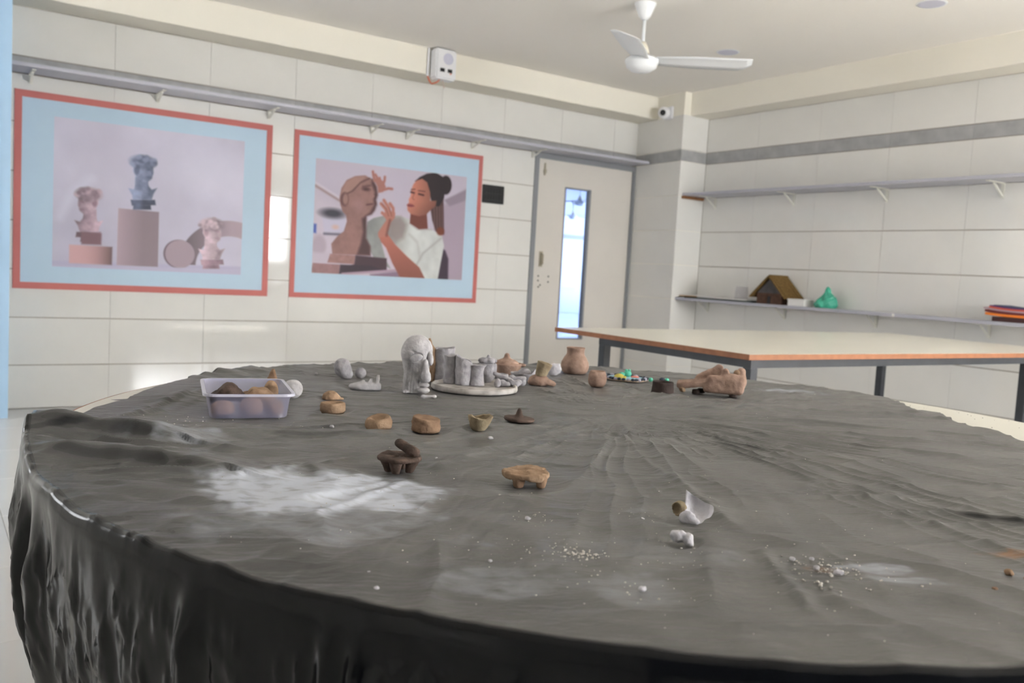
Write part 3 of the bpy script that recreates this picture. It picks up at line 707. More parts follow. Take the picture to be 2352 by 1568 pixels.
# ------------------------------------------------------------------ security camera
cc = thing('security_camera', 'small white dome security camera on the corner column', 'camera', (5.484, 5.78, 2.5))
box('base_plate', 'white_plastic', -0.022, 0.0, -0.065, 0.065, -0.055, 0.055, cc, bevel=0.008)
me = bpy.data.meshes.new('eyeball'); bm = bmesh.new(); bmesh.ops.create_uvsphere(bm, u_segments=24, v_segments=16, radius=0.052); bm.to_mesh(me); bm.free()
eb = link('eyeball', me, 'white_plastic', cc, (-0.052, 0.012, 0.0), None, True)
ln = MB().tube([(0, 0, 0), (0, 0, 0.01)], [0.026, 0.024], 20).build('lens', 'black_plastic', eb); ln.location = Vector((-0.80, -0.58, -0.16)).normalized() * 0.047; ln.rotation_euler = Vector((-0.80, -0.58, -0.16)).to_track_quat('Z', 'Y').to_euler()

# ------------------------------------------------------------------ ceiling fan and downlights
def fan(label, loc, angs, tilt0):
    f = thing('ceiling_fan', label, 'fan', loc)
    MB().lathe([(0.001, 0.0), (0.064, 0.0), (0.064, -0.006), (0.055, -0.03), (0.036, -0.075), (0.018, -0.096), (0.001, -0.098)], 32).build('canopy', 'fan_white', f, smooth=True)
    MB().tube([(0, 0, -0.09), (0, 0, -0.24)], 0.0105, 14).build('down_rod', 'fan_white', f, smooth=True)
    MB().lathe([(0.001, -0.222), (0.018, -0.226), (0.034, -0.25), (0.042, -0.285), (0.043, -0.296), (0.001, -0.297)], 28).build('motor_cup', 'fan_cream', f, smooth=True)
    MB().lathe([(0.001, -0.296), (0.040, -0.296), (0.040, -0.304), (0.001, -0.304)], 24).build('collar_gap', 'black_plastic', f)
    MB().lathe([(0.001, -0.303), (0.05, -0.304), (0.082, -0.316), (0.098, -0.328), (0.1, -0.345), (0.097, -0.352), (0.094, -0.356), (0.09, -0.374), (0.06, -0.396), (0.02, -0.403), (0.001, -0.404)], 40).build('motor_housing', 'fan_white', f, smooth=True)
    for a in angs:
        mb = MB(); n = 14
        for i in range(n + 1):
            t = i / n; r = 0.085 + 0.555 * t
            wd0 = 0.052 + 0.02 * min(1, t * 2.5); lead = -wd0; trail = wd0 * (1.05)
            if t > 0.9: trail -= (t - 0.9) * 0.75
            for k in range(5):
                s_ = k / 4; y = lead + (trail - lead) * s_; z = -0.332 - 0.012 * t - math.sin(0.22) * y - 0.012 * (1 - (2 * s_ - 1) ** 2) * -1 * 0.6
                mb.v.append((r, y, z))
        top = len(mb.v); mb.v += [(x, y, z - 0.003) for x, y, z in mb.v]
        for i in range(n):
            for k in range(4):
                q = i * 5 + k; mb.f += [(q, q + 5, q + 6, q + 1), (top + q, top + q + 1, top + q + 6, top + q + 5)]
        for i in range(n):
            for e in (0, 4):
                q = i * 5 + e; z_ = (q, top + q, top + q + 5, q + 5); mb.f.append(z_ if e == 0 else z_[::-1])
        for e in (0, n):
            for k in range(4):
                q = e * 5 + k; z_ = (q, q + 1, top + q + 1, top + q); mb.f.append(z_ if e == 0 else z_[::-1])
        mb.build('blade', 'fan_white', f, rz=math.radians(a), smooth=True)
    return f
fan('white ceiling fan with two outstretched blades above the tables', (3.575, 4.033, ZC), (219, -42), 0)
fan('nearer of two white ceiling fans glimpsed through the door glass', (9.6, 12.2, ZC), (20, 140, 260), 0)
fan('farther of two white ceiling fans glimpsed through the door glass', (11.8, 15.2, ZC), (50, 170, 290), 0)
for (x, y, lab) in ((4.734, 4.439, 'round downlight in the ceiling just right of the fan'), (4.712, 2.917, 'round downlight cut by the top edge of the picture')):
    d = thing('downlight', lab, 'ceiling light', (x, y, ZC), group='round ceiling downlights')
    MB().lathe([(0.062, -0.002), (0.078, -0.004), (0.083, 0.0)], 36).build('trim_ring', 'fan_white', d, smooth=True)
    MB().lathe([(0.001, -0.003), (0.072, -0.003)], 36).build('lens', 'downlight_lens', d)

# ------------------------------------------------------------------ second table
T2 = thing('work_table', 'rectangular white topped table with orange wooden edge and black steel legs', 'table', (2.51, 2.14, 0), math.radians(-1.2))
TL, TW, TZ2 = 2.62, 1.215, 0.776
box('table_top', 'table_laminate', 0.004, TL - 0.004, 0.004, TW - 0.004, TZ2 - 0.02, TZ2, T2)
for (a, b, c, d) in ((0, TL, 0, 0.004), (0, TL, TW - 0.004, TW), (0, 0.004, 0.004, TW - 0.004), (TL - 0.004, TL, 0.004, TW - 0.004)):
    box('edge_strip', 'table_edge', a, b, c, d, TZ2 - 0.021, TZ2 - 0.0005, T2)
fx0, fx1, fy0, fy1 = 0.045, 2.17, 0.03, 0.93; lw = 0.04
fr2 = MB()
fr2.box(fx0, fx1, fy0, fy0 + lw, TZ2 - 0.055, TZ2 - 0.021).box(fx0, fx1, fy1 - lw, fy1, TZ2 - 0.055, TZ2 - 0.021).box(fx0, fx0 + lw, fy0 + lw, fy1 - lw, TZ2 - 0.055, TZ2 - 0.021).box(fx1 - lw, fx1, fy0 + lw, fy1 - lw, TZ2 - 0.055, TZ2 - 0.021)
fr2.build('apron_frame', 'dark_steel', T2)
for (x, y) in ((fx0, fy0), (fx1 - lw - 0.10, fy0), (fx0, fy1 - lw), (fx1 - lw, fy1 - lw)):
    box('leg', 'dark_steel', x, x + lw, y, y + lw, 0, TZ2 - 0.055, T2, bevel=0.002)

# ------------------------------------------------------------------ round table under the sheet
CX, CY, RT = 1.117, 1.2, 0.995
RTB = thing('round_table', 'large round table with pale top and thin wooden edge under the black sheet', 'table', (CX, CY, 0))
MB().lathe([(0.001, 0.728), (RT - 0.004, 0.728), (RT - 0.004, 0.75), (0.001, 0.75)], 160).build('table_top', 'table_laminate', RTB)
MB().lathe([(RT - 0.004, 0.7285), (RT, 0.7285), (RT, 0.7495), (RT - 0.004, 0.7495)], 160).build('edge_strip', 'table_edge', RTB)
for a in (45, 135, 225, 315):
    x, y = 0.62 * math.cos(math.radians(a)), 0.62 * math.sin(math.radians(a)); box('leg', 'dark_steel', x - 0.02, x + 0.02, y - 0.02, y + 0.02, 0, 0.728, RTB)
box('cross_rail', 'dark_steel', -0.46, 0.46, -0.45, -0.42, 0.67, 0.71, RTB); box('cross_rail', 'dark_steel', -0.46, 0.46, 0.42, 0.45, 0.67, 0.71, RTB)

# ================================================================== THINGS ON THE LOWER SHELF
SZ = 0.893
hut = thing('hut_model', 'small brown hut model with thatched gable roof on the lower shelf', 'model hut', (5.645, 4.585, SZ), math.radians(-90))
# local x along the front (gable) wall, y along the ridge going away
hw_, hd_, hh_ = 0.122, 0.092, 0.085
MB().box(-hw_, hw_, -hd_, hd_, 0, hh_).build('hut_walls', 'hut_wall', hut)
pydata('gable', [(-hw_, -hd_, hh_), (hw_, -hd_, hh_), (0, -hd_, hh_ + 0.115), (-hw_, hd_, hh_), (hw_, hd_, hh_), (0, hd_, hh_ + 0.115)], [(0, 1, 2), (5, 4, 3), (0, 3, 4, 1), (1, 4, 5, 2), (2, 5, 3, 0)], 'hut_gable', hut)
box('doorway', 'black_plastic', -0.014, 0.014, -hd_ - 0.003, -hd_ + 0.001, 0.004, 0.062, hut)
box('door_post', 'hut_wall', -0.022, -0.015, -hd_ - 0.006, -hd_ + 0.001, 0.0, 0.066, hut)
for sgn in (-1, 1):
    rs = np.random.default_rng(5 + sgn); n = 26
    for i in range(n):
        mb = MB(); y = -hd_ - 0.026 + (2 * hd_ + 0.042) * (i + 0.5) / n; w2 = 0.0058; j = rs.uniform(-.006, .006)
        x0_, z0_ = 0.0, hh_ + 0.128; x1_, z1_ = sgn * (hw_ + 0.045 + j), hh_ - 0.038
        nrm = Vector((sgn * 0.79, 0, 0.61)) * 0.010
        v = []
        for (px, pz) in ((x0_, z0_), (x1_, z1_)):
            for dy in (-w2, w2): v += [(px, y + dy, pz), (px + nrm.x, y + dy, pz + nrm.z + rs.uniform(0, .002))]
        pydata('thatch_bundle', v, [(0, 2, 3, 1), (4, 5, 7, 6), (0, 1, 5, 4), (2, 6, 7, 3), (1, 3, 7, 5), (0, 4, 6, 2)], 'thatch', hut)
MB().tube([(0, -hd_ - 0.015, hh_ + 0.134), (0, hd_ + 0.015, hh_ + 0.134)], 0.012, 8).build('ridge_roll', 'thatch', hut)
# white box
wbx = thing('white_carton', 'small white carton on the shelf between hut and green bag', 'box', (5.60, 4.322, SZ))
box('carton_body', 'paper_white', -0.055, 0.06, -0.077, 0.077, 0, 0.047, wbx, bevel=0.003); box('carton_lid', 'paper_white', -0.058, 0.063, -0.08, 0.08, 0.042, 0.054, wbx, bevel=0.003)
# green plastic bag
def bagf(P):
    q = P.copy(); ang = np.arctan2(P[..., 1], P[..., 0])
    a = smin(Sdf.ell(P, (0, 0, 30), (88, 70, 46)), Sdf.cap(P, (5, -6, 40), (5, -14, 144), 52, 14), Sdf.cap(P, (-5, 50, 8), (0, 78, 8), 20, 7), Sdf.ell(P, (0, -45, 40), (60, 46, 60)), k=26)
    return a + 3.2 * np.sin(ang * 7 + P[..., 2] * .05) + 1.8 * np.sin(P[..., 2] * .16 + P[..., 1] * .13)
b_ = clay('plastic_bag', bagf, (-105, -135, 0), (105, 135, 180), 4.0, 'bag_green', (5.635, 4.125, SZ), 0.0, None, amp=3.0, nsc=18, seed=4)
tag(b_, 'crumpled sea-green plastic bag tied to a peak on the shelf', 'plastic bag')
# clear cup upside down
cp = MB().lathe([(0.058, 0.0), (0.054, 0.06), (0.050, 0.098), (0.044, 0.104), (0.001, 0.105)], 32).build('plastic_cup', 'cup_clear', None, (5.66, 4.96, SZ + 0.022), None, True)
tag(cp, 'clear upturned plastic cup on the papers beside the hut', 'cup')
# papers and boards
for i, (y0_, y1_, x0_, x1_, z_, th, m, lab) in enumerate((
        (4.75, 5.50, 5.545, 5.75, 0.0, 0.012, 'paper_green', 'dark green board lowest in the paper pile left of the hut'),
        (4.82, 5.12, 5.53, 5.74, 0.0125, 0.007, 'paper_white', 'white sheet bundle in the paper pile, nearest the hut'),
        (5.13, 5.34, 5.535, 5.74, 0.0125, 0.008, 'paper_white', 'white sheet bundle in the middle of the paper pile'),
        (5.35, 5.545, 5.53, 5.73, 0.0125, 0.007, 'paper_tan', 'tan card at the column end of the paper pile'),
        (5.20, 5.545, 5.55, 5.75, 0.0215, 0.006, 'paper_white', 'white sheet lying on top of the paper pile by the column'))):
    o = box('paper_pile_sheet', m, x0_, x1_, y0_, y1_, SZ + z_ + 0.0005, SZ + z_ + th, bevel=0.001); tag(o, lab, 'paper')
# stack of coloured files
fz = SZ
for i, (m, th, sh_, lift, lab) in enumerate((
        ('file_brown', 0.030, 0.045, 0.0, 'dark brown folder at the bottom of the coloured file stack'),
        ('file_orange', 0.016, 0.0, 0.010, 'bright orange file in the coloured stack on the shelf'),
        ('file_maroon', 0.014, -0.004, 0.014, 'maroon file in the coloured stack on the shelf'),
        ('file_mauve', 0.010, -0.012, 0.017, 'pale mauve file in the coloured stack on the shelf'),
        ('file_coral', 0.010, 0.020, 0.019, 'coral red file in the coloured stack on the shelf'),
        ('file_purple', 0.007, 0.024, 0.0205, 'purple file near the top of the coloured stack'),
        ('file_navy', 0.006, 0.050, 0.022, 'thin navy file on top of the coloured stack'))):
    yt = 2.885 - sh_; n = 12; v = []
    for k in range(n + 1):
        t = k / n; y = yt - t * 0.33; zz = lift * max(0.0, (y - 2.6) / 0.3) ** 3
        v += [(5.545, y, fz + zz), (5.755, y, fz + zz), (5.755, y, fz + zz + th - 0.0008), (5.545, y, fz + zz + th - 0.0008)]
    f = [(0, 1, 2, 3), (n * 4 + 3, n * 4 + 2, n * 4 + 1, n * 4)]
    for k in range(n):
        for e in range(4): a_, b2 = k * 4 + e, k * 4 + (e + 1) % 4; f.append((a_, a_ + 4, b2 + 4, b2))
    o = pydata('paper_file', v, f, m); tag(o, lab, 'file', 'coloured files on the shelf'); fz += th

# ================================================================== THINGS ON THE ROUND TABLE
E_, C_p, B_, Y_ = Sdf.ell, Sdf.cap, Sdf.box, Sdf.cyl
# --- large grey head
L, rz = seat((0.888, 1.658), 0.022, r=0.05)
def headf(P):
    a = smin(E_(P, (0, 2, 91), (33.5, 35, 35)), C_p(P, (-3, 0, 76), (-7, 3, 26), 28, 18.5), k=12)
    a = smin(a, C_p(P, (-8, 3, 30), (-12, 3, 0), 18, 17), C_p(P, (6, -7, 13), (-6, -2, 4), 12, 12), k=7)
    a = smin(a, E_(P, (11, -15, 52), (14, 14, 25)), k=10)
    for c, r_, tl in (((-1, -32, 79), (16.5, 6, 10.5), .32), ((29, -20, 77), (9, 8, 17), .12)): a = smax(a, -E_(P, c, r_, tilt=tl), k=1.2)
    a = smax(a, -C_p(P, (-13, -31, 93), (11, -34.5, 87.5), 1.8), k=1.2)
    a = smin(a, E_(P, (-21, -14, 2.5), (7, 6, 4)), k=2)
    return a + 0.55 * np.sin(P[..., 0] * 1.1 + 0.8 * np.sin(P[..., 2] * .10) + P[..., 1] * .3) * np.clip((78 - P[..., 2]) / 40, 0, 1)
hd_o = clay('head_sculpture', headf, (-42, -44, -2), (42, 42, 130), 1.3, 'clay_grey_pale', L, rz, amp=0.8, nsc=7, seed=3)
tag(hd_o, 'large grey clay head with almond eyes and long nose, standing beside the plaster tray', 'clay sculpture')
for nm, fn, lo, hi in (('nose', lambda P: smin(C_p(P, (19, -28, 72), (21, -31, 40), 5, 9.5), C_p(P, (21, -31, 42), (22, -31, 36), 9.5, 10), k=3), (2, -46, 18), (38, -12, 84)),
                       ('eyelid', lambda P: E_(P, (-1, -31.5, 79), (14.0, 5.5, 8.0), tilt=0.32), (-20, -42, 64), (18, -20, 94)),
                       ('eyelid', lambda P: E_(P, (29.0, -20, 77), (6.6, 7, 14.5), tilt=0.12), (16, -32, 58), (42, -8, 96)),
                       ('lip', lambda P: E_(P, (18, -16, 19.5), (12, 10, 5)), (2, -32, 12), (36, -2, 28)),
                       ('lip', lambda P: E_(P, (18, -17, 8.0), (13, 11, 6.8)), (2, -34, 0), (36, -2, 18))):
    clay(nm, fn, lo, hi, 1.1, 'clay_grey_pale', None, None, hd_o, amp=0.4, nsc=5, seed=8)
# --- bone-shaped bit
L, rz = seat((0.881, 1.585), 0.006, r=0.02)
o = clay('clay_scrap', lambda P: smin(C_p(P, (-10, 0, 4), (9, 0, 5), 3.2), E_(P, (-12, 0, 4), (5, 5, 4)), E_(P, (12, 0, 4.5), (4.5, 5, 5)), k=3), (-20, -9, 0), (20, 9, 12), 0.9, 'clay_grey_pale', L, rz, amp=.5, nsc=4)
tag(o, 'bone-shaped grey clay scrap in front of the big head', 'clay scrap')
# --- ochre strip behind the head
L, rz = seat((1.005, 1.80), 0.0, r=0.02)
o = clay('clay_strip', lambda P: smin(C_p(P, (2, 0, 0), (4, 0, 45), 8, 7), C_p(P, (4, 0, 45), (2, 0, 76), 7, 5), C_p(P, (2, 0, 76), (-7, 0, 102), 5, 4), k=5), (-20, -10, 0), (16, 10, 122), 1.5, 'clay_tan', (1.018, 1.826, TZ + .001), rz, amp=1.2, nsc=9)
tag(o, 'upright ochre clay strip showing from behind the big grey head', 'clay strip')

# --- plaster tray and its load
L, rz = seat((1.005, 1.607), 0.098, r=0.12)
trp = [(90, 0), (97, 1.0), (99, 4), (98.5, 11), (96, 13), (93, 12.5), (91.5, 7), (60, 6.2), (0.01, 6)]
tr = lathe_clay('plaster_tray', trp, 'tray_plaster', L, rz, amp=0.35, seed=2, seg=72)
tag(tr, 'round cream plaster tray with low chipped rim holding grey clay pieces', 'tray')
TRZ = TZ + 0.0068
def on_tray(P, depth=0.0): return seat(P, depth, TRZ)
def open_cyl(r0, r1, h_, wall, waist=0.0, slant=0.0, slx=0.0, flare=0.0):
    def f(P):
        t = np.clip(P[..., 2] / h_, 0, 1); rad = np.hypot(P[..., 0], P[..., 1])
        rr = r0 + (r1 - r0) * t - waist * np.sin(t * PI) + flare * np.clip((t - .8) / .2, 0, 1) ** 2
        hh = h_ + slant * P[..., 0] / r0 + 1.2 * np.sin(np.arctan2(P[..., 1], P[..., 0]) * 3 + r0)
        out = np.maximum(rad - rr, P[..., 2] - hh); inn = np.maximum(rad - rr + wall, 7 - P[..., 2])
        return smax(out, -inn, k=2.0)
    return f
CYL = [((1.037, 1.800), 0.024, 26, 25, 76, 7, 1.0, 3.0, 0, 'tall stout grey clay tube at the left of the plaster tray'),
       ((1.029, 1.738), 0.016, 16, 15.5, 66, 5, 1.2, 2.0, 2.5, 'slim grey clay tube with flared lip, second from the head on the tray'),
       ((1.046, 1.708), 0.018, 18, 19.5, 61, 5, -0.5, -8.0, 0, 'grey clay tube with steeply slanted rim on the plaster tray'),
       ((1.073, 1.692), 0.018, 18.5, 17.5, 48, 4.5, 3.0, 0.5, 3.5, 'short waisted grey clay tube with notched lip at the tray front')]
for i, (P, dp, r0, r1, h_, wl, ws, sl, fl_, lab) in enumerate(CYL):
    L, rz = on_tray(P, dp); L = (L[0] - .0068 * (i > 0), L[1] + .0042 * (i > 0), L[2])
    o = clay('clay_tube', open_cyl(r0, r1, h_, wl, ws, sl, 0, fl_), (-r0 - 9, -r0 - 9, 0), (r0 + 9, r0 + 9, h_ + 16), 1.3, 'clay_grey', L, rz, amp=0.9, nsc=11, seed=20 + i)
    tag(o, lab, 'clay tube', 'clay tubes on the plaster tray')
# bowl with a clay blossom
L, rz = on_tray((1.118, 1.735), 0.022)
def bowlf(P):
    rad = np.hypot(P[..., 0], P[..., 1]); t = np.clip(P[..., 2] / 44, 0, 1); rr = 13 + 10 * np.sin(np.clip(t * 1.5, 0, 1) * PI / 2)
    return smax(np.maximum(rad - rr, P[..., 2] - 46), -np.maximum(rad - rr + 4.5, 8 - P[..., 2]), k=2)
o = clay('clay_bowl', bowlf, (-28, -28, 0), (28, 28, 52), 1.4, 'clay_grey', L, rz, amp=.6, seed=31); tag(o, 'deep grey clay bowl behind the waisted tube on the tray', 'clay bowl')
def blossom(P):
    a = E_(P, (0, 0, 8), (17, 17, 9))
    for k in range(5):
        th = k * 1.257 + .3; a = smin(a, E_(P, (15 * math.cos(th), 13 * math.sin(th), 12), (9, 9, 6), rot=th, tilt=-.5), k=3)
    return smin(a, C_p(P, (0, 0, 12), (2, 0, 22), 6, 3), k=4)
o = clay('clay_blossom', blossom, (-30, -30, 0), (30, 30, 30), 1.4, 'clay_grey', (L[0], L[1], TRZ + 0.0415), rz, amp=.5, nsc=6, seed=32); tag(o, 'grey clay blossom sitting in the deep bowl on the tray', 'clay flower')
L, rz = on_tray((1.165, 1.742), 0.010)
o = lathe_clay('clay_cup', [(10, 0), (15, 5), (16.5, 14), (15.5, 20), (13, 20), (12, 8), (0.01, 6)], 'clay_grey', L, rz, amp=.6, seed=33, seg=32); tag(o, 'small shallow grey clay cup at the back of the tray', 'clay cup')
# pile of pieces at the right of the tray
PILE = [((1.105, 1.668), lambda P: E_(P, (0, 0, 9), (8, 8, 11)), 'upright grey clay nub beside the waisted tube'),
        ((1.128, 1.672), lambda P: smin(E_(P, (-6, 0, 8), (9, 8, 9)), E_(P, (6, 0, 6), (9, 8, 6)), k=4), 'rounded grey clay lump in the tray pile'),
        ((1.150, 1.664), lambda P: smin(*[E_(P, (9 * math.cos(k * 1.05), 6 * math.sin(k * 1.05), 9 + 2 * math.cos(k * 2.1)), (8, 7, 7.5)) for k in range(6)], k=2.5), 'lobed grey clay rosette at the front of the tray pile'),
        ((1.135, 1.690), lambda P: C_p(P, (-20, 4, 26), (14, -2, 14), 5, 6.5), 'grey clay roll leaning on the tray pile'),
        ((1.172, 1.682), lambda P: smin(C_p(P, (-14, 0, 14), (14, 0, 18), 7, 5), E_(P, (10, 0, 8), (10, 9, 9)), E_(P, (-16, 2, 20), (7, 6, 5)), k=5), 'ragged grey clay slab at the tray right edge')]
for i, (P, fn, lab) in enumerate(PILE):
    L, rz = on_tray(P, 0.006)
    o = clay('clay_lump', fn, (-34, -20, 0), (34, 20, 36), 1.2, 'clay_grey', L, rz, amp=.8, nsc=6, seed=40 + i); tag(o, lab, 'clay piece', 'grey clay pieces piled on the tray')

# --- brown lidded bowl
L, rz = seat((1.277, 1.880), 0.035, r=0.05)
o = lathe_clay('clay_bowl', [(22, 0), (31, 6), (37, 18), (40, 31), (39, 33.5), (36, 32), (31, 16), (0.01, 9)], 'clay_reddish', (L[0] - .004, L[1] + .003, L[2]), rz, amp=.7, seed=51)
tag(o, 'brown clay bowl with ledge handle and domed pointed lid', 'clay bowl')
clay('ledge_handle', lambda P: smin(E_(P, (40, 4, 29), (11, 9, 5)), k=1), (26, -8, 20), (54, 16, 38), 1.2, 'clay_reddish', None, None, o, amp=.5, nsc=5)
lathe_clay('lid', [(33, 0), (33, 3), (28, 8), (19, 12), (11, 15), (8, 19), (6.5, 25), (4, 29), (0.01, 30)], 'clay_reddish', (0, 0, 0.030), 0, o, amp=.7, seed=52)
# --- grey dish with lump
L, rz = seat((1.255, 1.782), 0.028, r=0.04)
def dishf(P):
    rad = np.hypot(P[..., 0], P[..., 1] * 1.05); hh = 21 + 13 * np.clip((P[..., 0] - 20) / 12, 0, 1) ** 1.5
    rr = 14 + 18 * np.clip(P[..., 2] / 20, 0, 1) ** .55
    return smax(np.maximum(rad - rr, P[..., 2] - hh), -np.maximum(rad - rr + 4, 6 - P[..., 2]), k=2)
o = clay('clay_dish', dishf, (-40, -40, 0), (40, 40, 42), 1.4, 'clay_grey', L, rz, amp=.6, seed=55); tag(o, 'grey clay dish with one pointed raised edge behind the tray', 'clay dish')
o = clay('clay_ball', lambda P: E_(P, (0, 0, 12), (17, 14, 14)), (-20, -18, 0), (20, 18, 30), 1.4, 'clay_grey', (L[0] + .008, L[1] + .004, L[2] + 0.0062), rz, amp=.7, seed=56); tag(o, 'grey clay ball lying inside the pointed grey dish', 'clay ball')
# --- brown base with tipped cup
L, rz = seat((1.255, 1.703), 0.028, r=0.045)
def basef(P):
    return smin(E_(P, (-6, 2, 10), (26, 24, 17)), C_p(P, (8, -10, 12), (30, -12, 6), 11, 6), C_p(P, (-24, -6, 7), (0, -16, 5), 9, 7), k=5)
o = clay('clay_mortar', basef, (-42, -32, 0), (46, 32, 32), 1.4, 'clay_reddish', L, rz, amp=1.0, nsc=9, seed=58); tag(o, 'lumpy reddish clay base with a paw-like lobe in front', 'clay piece')
def tipf(P):
    q = P.copy(); a = 0.28; q[..., 0] = P[..., 0] * math.cos(a) - (P[..., 2]) * math.sin(a); q[..., 2] = P[..., 0] * math.sin(a) + P[..., 2] * math.cos(a)
    rad = np.hypot(q[..., 0], q[..., 1]); rr = 14 + 5 * np.clip(q[..., 2] / 34, 0, 1)
    return smax(np.maximum(np.maximum(rad - rr, q[..., 2] - 34), -q[..., 2] - 1), -np.maximum(rad - rr + 4.5, 12 - q[..., 2]), k=2)
o = clay('clay_cup', tipf, (-26, -26, -6), (36, 26, 44), 1.3, 'clay_khaki', (L[0] - .003, L[1], L[2] + 0.0235), rz, amp=.6, seed=59); tag(o, 'khaki clay cup tilted on the reddish clay base', 'clay cup')
# --- white lump
L, rz = seat((1.432, 1.883), 0.014, r=0.02)
o = clay('clay_lump', lambda P: smin(E_(P, (-4, 0, 14), (13, 12, 18)), E_(P, (8, 0, 18), (9, 9, 14)), k=5), (-22, -16, 0), (24, 16, 40), 1.4, 'clay_white', L, rz, amp=1.2, nsc=8, seed=61); tag(o, 'white clay lump just left of the brown vase', 'clay lump')
# --- vase
L, rz = seat((1.512, 1.899), 0.034, r=0.05)
o = lathe_clay('clay_vase', [(31, 0), (37, 8), (40, 20), (38, 32), (31, 44), (25.5, 52), (24, 58), (25, 66), (26.5, 71), (25, 73), (21, 71), (20, 56), (28, 40), (33, 20), (0.01, 6)], 'clay_reddish', L, rz, amp=.6, seed=62); tag(o, 'round bellied brown clay vase with short neck at the far table edge', 'clay vase')
L, rz = seat((1.396, 1.661), 0.02, r=0.03)
o = lathe_clay('clay_cup', [(16, 0), (21, 6), (23.5, 17), (22.5, 28), (19.5, 37), (18, 39.5), (15.5, 38), (17, 24), (0.01, 8)], 'clay_reddish', L, rz, amp=.6, seed=63); tag(o, 'small round brown clay cup in front of the vase', 'clay cup')
# --- pond model
L, rz = seat((1.552, 1.730), 0.06, r=0.075)
pond = thing('pond_model', 'pale blue toy pond with green balls, yellow turtle and pebbles', 'clay model', (L[0], L[1], L[2] + .0012), rz)
k_ = 30; rim = [(0.058 * math.cos(2 * PI * i / k_) * (1 + .10 * math.sin(3 * 2 * PI * i / k_)), 0.056 * math.sin(2 * PI * i / k_) * (1 + .12 * math.cos(2 * 2 * PI * i / k_ + 1))) for i in range(k_)]
MB().prism(rim, 0, 0.003).build('pond_base', 'tan_sand', pond); MB().prism([(x * .86, y * .86) for x, y in rim], 0.003, 0.0045).build('water_sheet', 'pond_blue', pond)
me_p = {}
for m in ('pebble_dark', 'pebble_pale'):
    me = bpy.data.meshes.new('pebble'); bm = bmesh.new(); bmesh.ops.create_icosphere(bm, subdivisions=2, radius=0.0056); bm.to_mesh(me); bm.free(); me.materials.append(MATS[m]); me.polygons.foreach_set('use_smooth', np.ones(len(me.polygons), bool)); me_p[m] = me
for i, (x, y) in enumerate(rim):
    o = bpy.data.objects.new('pebble', me_p[('pebble_dark', 'pebble_dark', 'pebble_pale')[i % 3]]); COL.objects.link(o); o.parent = pond
    o.location = (x * .95, y * .95, 0.005); o.scale = (random.uniform(.8, 1.3), random.uniform(.8, 1.2), random.uniform(.6, .9)); o.rotation_euler = (0, 0, random.uniform(0, 3))
def ball(name, r, m, loc, parent, sc=(1, 1, 1), sub=3):
    me = bpy.data.meshes.new(name); bm = bmesh.new(); bmesh.ops.create_icosphere(bm, subdivisions=sub, radius=r); bm.to_mesh(me); bm.free()
    o = link(name, me, m, parent, loc, None, True); o.scale = sc; return o
ball('frog', 0.0085, 'teal_clay', (-0.012, 0.022, 0.010), pond, (1, 1, .8)); ball('frog', 0.0105, 'teal_clay', (0.004, 0.030, 0.0125), pond, (1, 1, .9)); ball('eye_bump', 0.004, 'teal_clay', (0.000, 0.026, 0.0215), pond); ball('eye_bump', 0.004, 'teal_clay', (0.008, 0.028, 0.0215), pond)
tu = ball('turtle_shell', 0.0135, 'yellow_clay', (-0.018, -0.018, 0.006), pond, (1.1, 1, .75)); ball('turtle_head', 0.0048, 'yellow_clay', (0.0125, -0.004, 0.002), tu); 
for a in (.6, 2.2, 3.8, 5.4): ball('turtle_foot', 0.0042, 'yellow_clay', (0.012 * math.cos(a), 0.012 * math.sin(a), -0.003), tu, sub=2)
ball('fish', 0.006, 'coral_clay', (0.024, 0.012, 0.0065), pond, (1.9, .8, .6)); ball('pebble', 0.006, 'teal_clay', (0.066, -0.012, 0.005), pond)
L, rz = seat((1.679, 1.717), 0.008, r=0.015)
o = thing('clay_beads', 'dark and teal clay bead pair alone beyond the dark ring', 'clay bead', L, rz); ball('bead', 0.0065, 'pebble_dark', (-0.006, 0, 0.005), o, (1.2, 1, .8)); ball('bead', 0.006, 'teal_clay', (0.007, 0, 0.005), o, (1, 1, .85))
# --- dark ring
L, rz = seat((1.486, 1.523), 0.026, r=0.035)
o = lathe_clay('clay_ring', [(28, 0), (27, 5), (25.5, 20), (25.5, 27), (24, 28.5), (21, 27), (21, 10), (0.01, 5)], 'clay_dark', L, rz, amp=.25, seed=68); tag(o, 'dark brown open clay ring pot beside the clay stove', 'clay pot')
o = clay('clay_scrap', lambda P: E_(P, (0, 0, 10), (9, 6, 6), tilt=-.5), (-14, -8, 0), (14, 8, 22), 1.1, 'clay_tan', (1.556, 1.527, TZ), rz, amp=.6, nsc=5); tag(o, 'pale tan clay scrap wedged between dark ring and clay stove', 'clay scrap')
